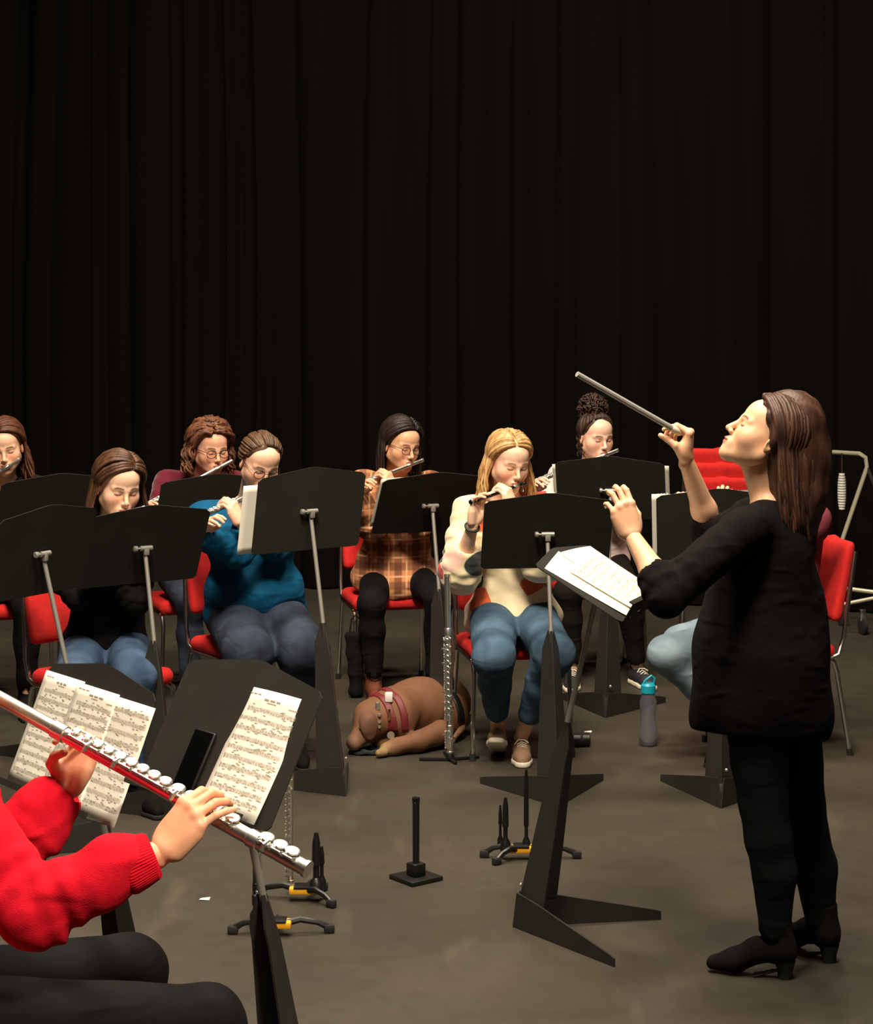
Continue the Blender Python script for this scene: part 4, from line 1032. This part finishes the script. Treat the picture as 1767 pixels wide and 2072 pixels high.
# ------------------------------------------------------------------ chairs
chair('red chair of the player in the black top, backrest showing at the left', W(208, 8.28, 0), 44)
chair('red chair under the player in the teal sweater', W(512, 9.0, 0), 32)
chair('red chair under the player in the brown plaid shirt', W(788, 10.36, 0), 12)
chair('red chair under the blonde player in the cream patterned sweater', W(1036, 9.0, 0), 10)
chair('red chair under the player with the curly bun', W(1205, 10.72, 0), 8)
chair('red chair behind the conductor, backrest showing at her right', W(1562, 8.98, 0), -72)
chair('red chair under the curly-haired player in burgundy, mostly hidden', W(392, 10.25, 0), 22)
chair('red chair under the auburn-haired player at the far left edge', W(2, 10.05, 0), 20)
chair('red chair under the near player in the red sweater', Vector((-1.03, 4.10, 0)), 130)
stk = W(1462, 11.3, 0)
for i, wd in enumerate(('bottom', 'second', 'third', 'topmost')):
    chair('red chair, %s of the stack behind the conductor\'s raised arm' % wd, (stk.x, stk.y+0.022*i, 0), 172, 'stacked red chairs', dz=0.075*i)

# ------------------------------------------------------------------ floor clutter
def floor_props():
    b = G(842, 1780); r = thing('peg_stand', 'black square-based stand with one bare upright peg on the floor', 'instrument stand', b, math.radians(38))
    MB().box((0, 0, 0.008), (0.130, 0.130, 0.014), 0.002).build('base_plate', 'black_plastic', r)
    MB().box((0, 0, 0.036), (0.048, 0.048, 0.042), 0.004).build('socket_block', 'black_plastic', r)
    m = MB(); m.lathe([(0, 0.0115), (0.205, 0.0120), (0.207, 0.009), (0.220, 0.010)], (0, 0, 0.055), (0, 0, 1), 14)
    for k in range(6): m.box((0.010*math.cos(k*PI/3), 0.010*math.sin(k*PI/3), 0.268), (0.006, 0.006, 0.018), 0.001)
    m.build('peg', 'black_plastic', r)
    peg_stand('folding instrument stand with empty pegs, under the conductor\'s stand', G(1055, 1738), 0, [(172, 0.125), (-140, 0.11), (2, 0.19)], [(-0.055, -0.005, 0.215, 0.010), (-0.072, 0.03, 0.18, 0.006), (0.018, 0.01, 0.31, 0.008)])
    peg_stand('folding instrument stand behind the flute end, holding the taller upright flute', G(612, 1822), 0, [(165, 0.15), (-38, 0.12), (60, 0.12)], [(0.045, 0.0, 0.22, 0.013), (0.062, 0.02, 0.17, 0.008)])
    peg_stand('nearest folding instrument stand on the floor, holding a dark upright flute', G(562, 1892), 0, [(176, 0.135), (8, 0.155), (90, 0.08)], [(-0.07, 0.02, 0.10, 0.010)])
    a = G(588, 1812); flute('upright silver flute on the rear folding stand, left of the bare peg', a+V(0, 0, 0.66), a+V(0.0, 0, 0.045), (-0.5, -1, 0), r=0.0105, lip=0.0, group='upright flutes on stands')
    a = G(519, 1880); flute('upright black and silver flute on the nearest folding stand', a+V(-0.004, 0, 0.64), a+V(0, 0, 0.05), (0.9, -0.6, 0), r=0.0105, lip=0.0, body='wood_black', group='upright flutes on stands')
    # alto flute on its small tripod
    a = G(911, 1540)
    r = thing('flute_tripod', 'small flat folding tripod under the tall upright flute near the dog', 'instrument stand', a)
    MB().lathe([(0, 0.018), (0.02, 0.016), (0.03, 0.009), (0.12, 0.007)], (0, 0, 0.012), (0, 0, 1), 12).build('peg', 'black_plastic', r)
    for an in (178, -70, 20, 100):
        q = math.radians(an); L = 0.13 if an != -70 else 0.07
        lg = MB().box((math.cos(q)*L/2, math.sin(q)*L/2, 0.008), (L, 0.014, 0.010), 0.002, R=Matrix.Rotation(q, 3, 'Z')).build('leg', 'black_plastic', r)
    flute('tall upright silver flute on a tripod between the dog and the sneakers', a+V(-0.012, 0.012, 0.785), a+V(0, 0, 0.035), (-0.4, -1, 0), r=0.0138, lip=0.0, detail=2, name='alto_flute')
    # bottle
    b = G(1312, 1508); r = thing('water_bottle', 'clear water bottle with teal flip cap standing on the floor', 'bottle', b)
    out = [(0.0, 0.030), (0.002, 0.036), (0.008, 0.039), (0.06, 0.040), (0.085, 0.037), (0.11, 0.034), (0.15, 0.035), (0.19, 0.037), (0.215, 0.030), (0.235, 0.024)]
    MB().lathe(out+[(z, q-0.002) for z, q in out[::-1] if z > 0.003]+[(0.006, 0.030)], (0, 0, 0), (0, 0, 1), 28).build('bottle_body', 'clear_plastic', r)
    c = MB().lathe([(0, 0.027), (0.004, 0.033), (0.035, 0.032), (0.045, 0.024)], (0, 0, 0.225), (0, 0, 1), 20).build('cap', 'teal_plastic', r)
    MB().tube([(0.024, 0, 0.268), (0.028, 0, 0.29), (0.014, 0, 0.302), (-0.006, -0.004, 0.288), (-0.02, -0.004, 0.272)], 0.005, 8).build('carry_loop', 'teal_plastic', c)
    # black bag by the plaid player's chair
    b = G(720, 1412); r = thing('bag', 'narrow black bag hanging beside the plaid player\'s chair leg', 'bag', b)
    s = SDF(0.008)
    for z, hw in ((0.30, 0.034), (0.22, 0.032), (0.12, 0.024), (0.03, 0.018)): s.cone((-hw, 0, z), (hw*0.9, 0.01, z), 0.014, 0.014, 0.05)
    s.cone((-0.03, 0, 0.30), (-0.012, 0, 0.03), 0.016, 0.014, 0.03).cone((0.028, 0.008, 0.30), (0.014, 0.006, 0.03), 0.016, 0.014, 0.03); s.cone((0, 0, 0.30), (0, 0, 0.03), 0.022, 0.018, 0.03)
    s.clip((0, 0, 0.002), (0, 0, -1), 0.001); s.clip((0, 0, 0.315), (0.1, 0, 1), 0.003); s.disp = wrinkle(0.002, 40, 2)
    v, f = s.mesh(); make_obj('pouch', v, f, 'black_top', r)
    MB().tube([(-0.03, 0, 0.31), (-0.02, 0, 0.38), (0.0, 0.0, 0.40), (0.02, 0, 0.38), (0.03, 0.008, 0.31)], 0.004, 6).build('strap', 'black_plastic', r)
    # black case under the bun player's stand
    b = G(1183, 1512); r = thing('roll_case', 'small black cylinder case lying on the floor behind the blonde player\'s chair', 'case', b)
    MB().lathe([(0, 0.022), (0.004, 0.028), (0.076, 0.028), (0.08, 0.022)], (-0.055, 0.01, 0.0285), (1, 0.12, 0.0285), 18).build('case_body', 'black_plastic', r)
    MB().lathe([(0, 0.0292), (0.012, 0.0292)], (-0.02, 0.0142, 0.0285), (1, 0.12, 0.0285), 18).build('case_band', 'rubber', r)
    for i, (px, py, lb) in enumerate(((414, 1821, 'small white scrap on the floor left of the folding stands'), (1190, 1482, 'small white scrap on the floor left of the bottle'))):
        b = G(px, py); r = thing('paper_scrap', lb, 'paper', b)
        m = MB(); m.plate([(-0.017, -0.006, 0.003), (0.016, -0.010, 0.002), (0.018, 0.012, 0.006), (-0.012, 0.010, 0.003)], (0, 0, 1), 0.001); m.build('scrap', 'white_plastic', r, smooth=False)
floor_props()
def trolley():
    d = 12.2; o = W(1730, d, 0); o.z = 0
    r = thing('chair_trolley', 'silver tube trolley with slanted handle frame at the right edge', 'trolley', o)
    P = lambda px, py, dd=d: PX(px, py, dd)-o
    MB().tube([P(1640, 917, 12.5), P(1690, 915, 12.4), P(1740, 918), P(1752, 926), P(1755, 945), P(1705, 1092), P(1690, 1150)], 0.013, 10).build('handle_frame', 'tube_paint', r)
    MB().tube([P(1690, 1188, 12.3), P(1767, 1198, 12.2), P(1850, 1206, 12.1)], 0.013, 10).build('base_rail', 'tube_paint', r)
    MB().tube([P(1690, 1226, 11.9), P(1790, 1206, 11.9)], 0.011, 10).build('base_rail', 'tube_paint', r)
    MB().tube([P(1755, 945), P(1860, 1206, 12.1)], 0.012, 10).build('brace', 'stand_black', r)
    for px, py, dd in ((1742, 1230, 11.9), (1700, 1222, 12.2)):
        q = W(px, dd, 0.055)-o; q.z = 0.05
        w_ = MB().lathe([(0, 0.03), (0.004, 0.048), (0.024, 0.048), (0.028, 0.03)], q, q+V(1, 0.3, 0), 18).build('caster_wheel', 'rubber', r)
        MB().box(q+V(0.014, 0.004, 0.06), (0.035, 0.03, 0.07), 0.005).build('fork', 'chrome', w_)
    # white ribbed roll hanging inside the frame
    c = PX(1704, 996, 12.3); rr_ = thing('ribbed_roll', 'white ribbed roll hung inside the silver trolley frame', 'roll', c)
    m = MB()
    for k in range(14):
        z = -0.10+0.2*k/13; m.lathe([(0, 0.018*math.sqrt(max(0.1, 1-(z/0.12)**2))+0.008), (0.011, 0.018*math.sqrt(max(0.1, 1-(z/0.12)**2))+0.008)], V(0, 0, z), V(0, 0, 1), 14)
    m.build('ribbed_sleeve', 'white_plastic', rr_)
    MB().tube([V(0, 0, -0.11), V(0, 0, 0.23)], 0.006, 8).build('hanger', 'chrome', rr_)
trolley()

# ------------------------------------------------------------------ dog
def dog():
    base = W(820, 9.1, 0); base.z = 0
    r = thing('dog', 'brown dog with collar lying head down before the plaid player\'s boots', 'dog', base)
    s = SDF(0.0065)
    s.chain([W(797, 9.05, 0.128), W(845, 9.18, 0.128), W(900, 9.32, 0.125)], [0.118, 0.128, 0.120], 0.05)
    s.ell(W(908, 9.20, 0.10), (0.085, 0.085, 0.105), k=0.02); s.ell(W(812, 8.97, 0.125), (0.065, 0.06, 0.095), k=0.025)
    s.cone(W(800, 9.03, 0.150), W(757, 8.97, 0.140), 0.098, 0.080, 0.04)
    s.ell(W(748, 8.95, 0.118), (0.070, 0.075, 0.078), k=0.04)
    s.cone(W(738, 8.90, 0.095), W(717, 8.86, 0.052), 0.050, 0.034, 0.03); s.ball(W(711, 8.84, 0.056), 0.018, 0.008)
    s.chain([W(892, 8.98, 0.070), W(846, 8.90, 0.048), W(800, 8.85, 0.036), W(782, 8.84, 0.030)], [0.052, 0.042, 0.032, 0.030], 0.02)
    for k in range(4): s.cone(W(780-k*1.2, 8.835+0.004*k, 0.03), W(767+k*4, 8.800+0.018*k*0.2, 0.020), 0.018, 0.016, 0.005)
    s.chain([W(830, 9.02, 0.045), W(790, 8.98, 0.035), W(770, 8.95, 0.03)], [0.04, 0.035, 0.03], 0.02)
    s.chain([W(905, 9.2, 0.04), W(880, 9.0, 0.03)], [0.045, 0.03], 0.02)
    # far ear, skull crease
    s.clip(V(0, 0, 0.002), V(0, 0, -1), 0.002); s.disp = wrinkle(0.0022, 35, 9)
    v, f = s.mesh(); s_body = s
    col = np.tile(np.array(rgb(106, 68, 42)[:3]), (len(v), 1)); p = v-npv(W(772, 8.82, 0.02)); q = np.clip(1-np.sqrt((p**2).sum(1))/0.07, 0, 1)[:, None]
    col = col*(1-q*0.8)+np.array(rgb(150, 128, 84)[:3])*q*0.8
    p = v-npv(W(722, 8.83, 0.04)); q = np.clip(1-np.sqrt((p**2).sum(1))/0.06, 0, 1)[:, None]; col = col*(1-q*0.6)+np.array(rgb(140, 112, 90)[:3])*q*0.6
    p = v-npv(W(709, 8.84, 0.060)); q = np.clip(1.3-np.sqrt((p**2).sum(1))/0.02, 0, 1)[:, None]; col = col*(1-q)+np.array(rgb(44, 26, 20)[:3])*q
    make_obj('body', v, f, 'dog_coat', r, world=True, colors=col)
    MB().tube([W(727, 8.852, 0.118), W(730, 8.846, 0.113), W(734, 8.846, 0.114)], 0.004, 6).build('closed_eye', 'leash_green', r, world=True)
    s = SDF(0.004); s.ell(W(744, 8.862, 0.150), (0.036, 0.014, 0.040), R=[(0.95, 0.2, 0.1), (-0.2, 0.95, -0.25), (-0.1, 0.25, 0.95)], k=0.01)
    s.ell(W(748, 8.850, 0.112), (0.033, 0.011, 0.046), R=[(0.95, 0.25, 0.15), (-0.25, 0.97, 0.0), (-0.15, 0.0, 0.98)], k=0.03)
    s.disp = wrinkle(0.002, 50, 5)
    v, f = s.mesh(); o = make_obj('ear', v, f, 'dog_coat', r, world=True, colors=np.tile(np.array(rgb(96, 60, 42)[:3]), (len(v), 1)))
    MB().tube([W(912, 9.35, 0.21), W(926, 9.3, 0.19), W(936, 9.22, 0.12), W(934, 9.15, 0.05), W(918, 9.08, 0.02)], [0.03, 0.024, 0.02, 0.016, 0.009], 10).build('tail', 'tail_coat', r, world=True)
    body_ops = [o_ for o_ in s_body.ops if o_[1] is not None]
    def band(c, ax, w, m, name, zmin):
        b_ = SDF(0.005); b_.ops = list(body_ops); ax = Vector(ax).normalized()
        b_.clip(Vector(c)+ax*(w/2-0.004), ax, 0.001); b_.clip(Vector(c)-ax*(w/2-0.004), -ax, 0.001); b_.clip(V(0, 0, zmin), V(0, 0, -1), 0.001)
        b_.disp = lambda P: -0.0055+wrinkle(0.0022, 35, 9)(P)
        v_, f_ = b_.mesh(); return make_obj(name, v_, f_, m, r, world=True)
    ax = W(757, 8.97, 0.140)-W(800, 9.03, 0.150)
    c1 = band(W(769, 8.985, 0.143), ax, 0.026, 'collar_red', 'collar', 0.098)
    c2 = band(W(788, 9.012, 0.146), ax, 0.024, 'collar_red', 'harness_strap', 0.098)
    MB().box(W(787, 8.930, 0.232), (0.034, 0.016, 0.044), 0.006).build('buckle', 'white_plastic', c2, world=True)
    MB().box(W(788, 8.892, 0.165), (0.010, 0.006, 0.05), 0.002).build('strap_clip', 'gilt', c2, world=True)
    MB().box(W(764, 8.902, 0.200), (0.020, 0.012, 0.034), 0.004).build('buckle', 'silver', c1, world=True)
    for dz in (0.165, 0.135, 0.115): MB().lathe([(0, 0.008), (0.006, 0.009), (0.012, 0.006)], W(768, 8.888, dz), W(768, 8.8, dz), 8).build('stud', 'silver', c1, world=True)
    MB().lathe([(0, 0.016), (0.003, 0.016)], W(791, 8.880, 0.080), W(791, 8.8, 0.085), 16).build('name_tag', 'silver', c1, world=True)
    band(W(872, 9.25, 0.127), W(900, 9.32, 0.125)-W(845, 9.18, 0.128), 0.032, 'black_plastic', 'girth_strap', 0.085)
    b = W(735, 8.86, 0); b.z = 0; lr = thing('leash', 'dark green leash coiled on the floor under the dog\'s chin', 'leash', b)
    pts = []
    for i in range(60):
        t = i/59; a_ = t*4.3*PI; pts.append(b+V((0.075-0.03*t)*math.cos(a_)+0.05*t, (0.04-0.01*t)*math.sin(a_)+0.02, 0.009+0.008*t+0.003*math.sin(i*1.3)))
    MB().tube(pts, 0.008, 6).build('strap', 'leash_green', lr, world=True)
mat('leash_green', rgb(20, 32, 30), 0.7); mat('tail_coat', rgb(118, 84, 58), 0.8, var=0.1, vscale=30)
dog()
# ================================================================== the players
JET = (40, 26, 20)
# auburn-haired player, far left
hip = W(0, 10.05, 0.56)
hd = PX(10, 905, 9.95)
flutist('auburn-haired woman in a dark cardigan playing flute at the far left edge', 'silver flute of the auburn-haired woman at the far left edge', hip, 12, W(4, 10.05, 1.07), hd, (8, -12, -6),
        PX(-95, 1012, 9.85), std_legs(hip, 15), dict(name='cardigan', mat='dark_cardigan', vneck=0.10, seed=2), dict(mat='pants_black', name='trousers'),
        dict(style='straight', mat='hair_auburn', length=0.20, wave=0.024, puff=0.014, seed=2, spread=0.02, rad=0.009, part=0.02, front=78), skin=(236, 186, 156), shoes=dict(kind='flat', up='boot_suede', sole='rubber'))
# dark-haired player in black, second from left
hip = W(212, 8.28, 0.555); hd = PX(240, 984, 8.12)
flutist('woman with long brown hair in a black top and jeans, eyes lowered', 'silver flute hidden behind the stand of the woman in the black top', hip, 30, W(222, 8.22, 1.02), hd, (28, -15, 4),
        hd+V(-0.52, -0.10, -0.24), seated_legs(hip, 30, W(275, 7.88, 0.51), W(150, 7.86, 0.51), W(285, 7.95, 0.1), W(170, 7.95, 0.1)),
        elbows={'R': dict(elbow=W(158, 8.06, 0.80)), 'L': dict(elbow=W(272, 8.10, 0.77))}, top=dict(name='top', mat='black_top', vneck=0.07, seed=3, infl=0.014), pants=dict(mat='denim_mid', r=(0.094, 0.074, 0.064, 0.05)),
        hair=dict(style='straight', mat='hair_brown', length=0.20, wave=0.008, puff=0.014, spread=0.015, seed=3, part=-0.026, front=76, n=190, rad=0.008), skin=(240, 194, 166), lipc=(196, 96, 92), browc=(46, 28, 20), shoes=dict(kind='flat', up='boot_suede', sole='rubber'))
# curly-haired player in burgundy
hip = W(392, 10.25, 0.56); hd = PX(426, 908, 10.02)
flutist('curly-haired woman with glasses in a burgundy sweater, playing flute', 'silver flute of the curly-haired woman in burgundy', hip, 16, W(408, 10.15, 1.08), hd, (28, -9, 0),
        PX(282, 1032, 9.72), std_legs(hip, 18), dict(name='sweater', mat='burgundy_knit', seed=4, infl=0.016, vneck=0.05), dict(mat='denim_dark'),
        dict(style='curly', mat='hair_curly', length=0.13, wave=0.012, puff=0.022, seed=4, rad=0.009, part=0.015, front=80, n=190), skin=(230, 172, 144), glasses=True,
        elbows={'R': dict(elbow=PX(318, 1042, 9.95))}, shoes=dict(kind='flat', up='boot_suede', sole='rubber'))
# teal sweater
hip = W(516, 9.02, 0.565); hd = PX(526, 935, 8.80)
flutist('woman with glasses and tied-back hair in a teal sweater, playing flute', 'silver flute held by the woman in the teal sweater', hip, 14, W(503, 8.96, 1.075), hd, (24, -26, 6),
        PX(415, 1042, 8.52), seated_legs(hip, 14, W(614, 8.54, 0.50), W(500, 8.52, 0.50), W(600, 8.72, 0.1), W(520, 8.72, 0.1)),
        dict(name='sweater', mat='teal_knit', seed=5, infl=0.022, neck=(0.085, 0.095, 0.055), wr=0.006), dict(mat='denim_dark', r=(0.108, 0.088, 0.07, 0.05)),
        dict(style='updo', mat='hair_ash', seed=5, rad=0.006, n=170), skin=(238, 190, 160), glasses=True, bulk=1.24, belly=0.06,
        elbows={'R': dict(elbow=PX(478, 1118, 8.66), sw=1.15), 'L': dict(sw=1.1)}, sw=0.175, shoes=dict(kind='flat', up='boot_suede', sole='rubber'), hu=(0.02, 0.07), rh=0.34)
# plaid shirt
hip = W(800, 10.36, 0.56); hd = PX(812, 900, 10.18)
flutist('woman with long black hair and glasses in a brown plaid shirt, playing flute', 'silver flute of the woman in the plaid shirt', hip, 8, W(803, 10.32, 1.06), hd, (34, -12, 4),
        PX(738, 977, 9.93), seated_legs(hip, 8, W(888, 9.98, 0.485), W(752, 9.98, 0.47), W(880, 9.98, 0.1), W(757, 10.0, 0.11)),
        dict(name='shirt', mat='plaid', seed=6, infl=0.026, loose=0.012, hem=-0.075, skirt=[(-0.02, 0.04, 0, (0.23, 0.185, 0.11))], wr=0.008), dict(mat='pants_black', name='trousers'),
        dict(style='straight', mat='hair_black', length=0.18, wave=0.005, puff=0.015, seed=6, part=-0.02, front=80, n=180), skin=(230, 174, 140), glasses=True,
        elbows={'R': dict(elbow=PX(752, 1062, 10.05))}, shoes=dict(kind='flat', up='boot_brown', sole='rubber'), rh=0.30, lh=0.17)
# cream patterned sweater, piccolo
hip = W(1038, 9.02, 0.56); hd = PX(1030, 934, 8.90)
bl = flutist('blonde woman in a cream patterned sweater and blue jeans, playing piccolo', 'black wooden piccolo played by the blonde woman', hip, 3, W(1026, 8.98, 1.08), hd, (24, -16, 3),
        PX(930, 1024, 8.62), seated_legs(hip, 3, W(1120, 8.52, 0.49), W(1000, 8.50, 0.485), W(1054, 8.80, 0.085), W(1008, 8.84, 0.10)),
        dict(name='sweater', mat='cream_pattern', seed=7, infl=0.024, loose=0.030, sleeve={'L': 0.75, 'R': 0.42}, wr=0.008, wf=26, skirt=[(0.0, 0.0, 0, (0.20, 0.165, 0.10))], hem=-0.055), dict(mat='denim_blue', len=0.70, r=(0.106, 0.086, 0.066, 0.052)),
        dict(style='straight', mat='hair_blonde', length=0.19, wave=0.014, puff=0.008, seed=7, part=0.012, front=82, n=190, spread=0.02), skin=(240, 194, 166), lipc=(190, 92, 88), browc=(140, 96, 60),
        length=0.32, fr=0.0085, lh=0.085, rh=0.185, fbody='wood_black', lip=0.055, fname='piccolo', fgroup=None,
        elbows={'R': dict(elbow=PX(930, 1160, 8.86), wrist=PX(957, 1062, 8.70), y=V(0.10, -0.1, 1), z=V(-0.55, 0.45, 0.35), pose='flute_R')},
        shoes=dict(kind='sneaker', up='sneaker_tan', sole='sole_white', dir={'L': (0.03, -1, 0), 'R': (-0.05, -1, 0)}, pitch={'R': 22}, z={'R': 0.03}))
S_, E_, W_ = bl['J']['R']; dw = (W_-E_).normalized(); cw = W_-dw*0.012; t1 = dw.cross(V(0, 0, 1)).normalized(); t2 = t1.cross(dw)
MB().tube([cw+(t1*math.cos(q)+t2*math.sin(q))*0.029 for q in np.linspace(0, 2*PI, 25)[:-1]], 0.0055, 8, closed=True).build('wristband', 'band_black', bl['root'], world=True)
# bun
hip = W(1206, 10.74, 0.56); hd = PX(1206, 883, 10.58)
flutist('woman with a high curly bun in a pale pink top, playing flute', 'silver flute of the woman with the curly bun', hip, 6, W(1196, 10.70, 1.08), hd, (24, -10, 0),
        PX(1060, 985, 10.3), seated_legs(hip, 6, W(1272, 10.32, 0.48), W(1150, 10.32, 0.48), W(1290, 10.42, 0.09), W(1160, 10.38, 0.09)),
        dict(name='top', mat='pale_pink_top', seed=8, infl=0.016), dict(mat='pants_brown_black', name='trousers', len=0.9),
        dict(style='bun', mat='hair_dark_curl', seed=8, rad=0.006, n=170), skin=(240, 194, 170), browc=(48, 30, 22),
        shoes=dict(kind='sneaker', up='sneaker_dark', sole='sole_white', dir={'L': (0.35, -1, 0), 'R': (-0.1, -1, 0)}))
# player behind the conductor
hip = W(1588, 8.98, 0.56); hd = W(1572, 8.86, 1.215)
flutist('player in a rose top and pale jeans, mostly hidden behind the conductor', 'silver flute of the player hidden behind the conductor', hip, -60, W(1600, 8.98, 1.05), hd, (-52, -10, 0),
        hd+V(-0.44, 0.30, -0.15), seated_legs(hip, -60, W(1350, 8.62, 0.47), W(1378, 8.86, 0.47), W(1505, 8.72, 0.1), W(1510, 8.95, 0.1)),
        dict(name='top', mat='rose_top', seed=9, infl=0.024, hem=-0.06, loose=0.01), dict(mat='denim_light', r=(0.094, 0.078, 0.062, 0.05)),
        dict(style='straight', mat='hair_brown', length=0.12, seed=9, part=0.0, front=84), skin=(236, 186, 158), shoes=dict(kind='flat', up='boot_suede', sole='rubber'))

# ------------------------------------------------------------------ conductor
hd = PX(1551, 888, 6.10)
hipc = W(1552, 6.10, 0.90)
legs = {'L': (W(1518, 6.04, 0.88), PX(1553, 1690, 6.01), PX(1568, 1888, 6.02)), 'R': (W(1582, 6.18, 0.88), PX(1630, 1690, 6.18), PX(1662, 1868, 6.18))}
wl = PX(1279, 1084, 5.94); wr_ = PX(1389, 932, 6.38)
con = person('woman conductor standing in a black jacket and dark jeans, baton raised', hipc, -96, PX(1568, 1004, 6.12), hd, (-92, 33, 0),
    {'L': dict(shoulder=PX(1505, 1072, 5.94), elbow=PX(1350, 1204, 5.82), wrist=wl, y=V(-0.30, 0.10, 0.95), z=V(0.15, -0.97, 0.15), pose='raised', scale=1.02),
     'R': dict(shoulder=PX(1520, 1050, 6.28), elbow=PX(1444, 1085, 6.50), wrist=wr_, y=V(0.10, -0.05, 0.99), z=V(0.96, -0.2, -0.1), pose='baton', scale=1.0)},
    legs, dict(name='jacket', mat='black_wool', infl=0.014, sleeve={'L': 0.30, 'R': 0.16}, loose=0.004, skirt=[(0.13, 0.015, 0, (0.165, 0.175, 0.20)), (-0.02, 0.015, 0, (0.19, 0.195, 0.20)), (-0.16, 0.01, 0, (0.195, 0.205, 0.16))], hem=-0.205, wr=0.006, wf=16, seed=12, crease=0.7),
    dict(mat='denim_night', r=(0.096, 0.062, 0.057, 0.047), wr=0.0025, len=0.97), dict(style='straight', mat='hair_chestnut', length=0.26, wave=0.018, puff=0.016, seed=12, part=0.0, front=98, n=260, rad=0.008, spread=0.012, mass=[(PX(1600, 862, 6.12), 0.105), (PX(1606, 930, 6.12), 0.105), (PX(1612, 1000, 6.10), 0.088), (PX(1612, 1060, 6.08), 0.060), (PX(1618, 1092, 6.07), 0.030)]),
    skin=(236, 184, 148), lipc=(186, 96, 86), bulk=1.08, res=0.0095, hres=0.003, sw=0.17,
    shoes=dict(kind='heel', up='boot_suede', sole='rubber', dir={'L': (-0.96, 0.26, 0), 'R': (-0.62, 0.78, 0)}), base=W(1600, 6.1, 0))
b0 = PX(1352, 862, 6.34); b1 = PX(1168, 757, 6.20); dd = (b1-b0).normalized()
r = thing('baton', 'grey conducting baton pointing up left from the conductor\'s raised hand', 'baton', b0)
MB().tube([b0-dd*0.02, b0.lerp(b1, 0.5), b1], [0.0092, 0.0090, 0.0088], 10).build('shaft', 'baton_grey', r, world=True)
MB().lathe([(0, 0.006), (0.008, 0.011), (0.03, 0.012), (0.05, 0.007)], b0-dd*0.055, b0, 12).build('handle', 'sole_white', r, world=True)

# ------------------------------------------------------------------ near player in red
mt = PX(-29, 1397, 4.372); hrot = (118, -6, 0)
hd = mt-Vector(frame_from(*hrot) @ np.array([0, 0.104, -0.072]))
hip = Vector((-1.03, 4.10, 0.565)); foot = PX(624, 1760, 4.0)
legs = seated_legs(hip, 130, PX(262, 1968, 4.52), W(418, 4.22, 0.50), W(300, 4.56, 0.1), W(450, 4.32, 0.1))
person('near player in a bright red knit sweater, head cut off by the left edge', hip, 130, Vector((-1.06, 4.20, 1.055)), hd, hrot,
    {'R': dict(shoulder=Vector((-0.925, 4.06, 0.985)), elbow=PX(66, 1842, 3.98), wrist=PX(328, 1722, 4.05), y=V(0.62, 0.10, 0.76), z=V(-0.42, -0.84, 0.33), pose='keys_R', scale=1.10),
     'L': dict(elbow=PX(10, 1740, 4.30), wrist=PX(134, 1598, 4.36), y=V(0.42, 0.0, 0.88), z=V(0.45, 0.85, -0.25), pose='wrap_L', scale=1.06)},
    legs, dict(name='sweater', mat='knit_red', infl=0.020, loose=0.014, sleeve=0.76, wr=0.008, wf=22, seed=15, hem=-0.10, ribs=True, crease=1.3, skirt=[(-0.03, 0.03, 0, (0.20, 0.18, 0.10))]), dict(mat='pants_black', name='trousers', r=(0.098, 0.078, 0.066, 0.055)),
    dict(style='straight', mat='hair_straw', length=0.14, wave=0.012, puff=0.034, seed=15, part=0.0, front=70), skin=(230, 166, 130), res=0.0095, hres=0.003, sw=0.165)
ax_ = (foot-mt).normalized()
flute('large bright silver flute played by the near player in red', mt-ax_*0.10, foot, V(0.35, -0.35, 0.85), r=0.0155, detail=2, lip=0.10, name='alto_flute')
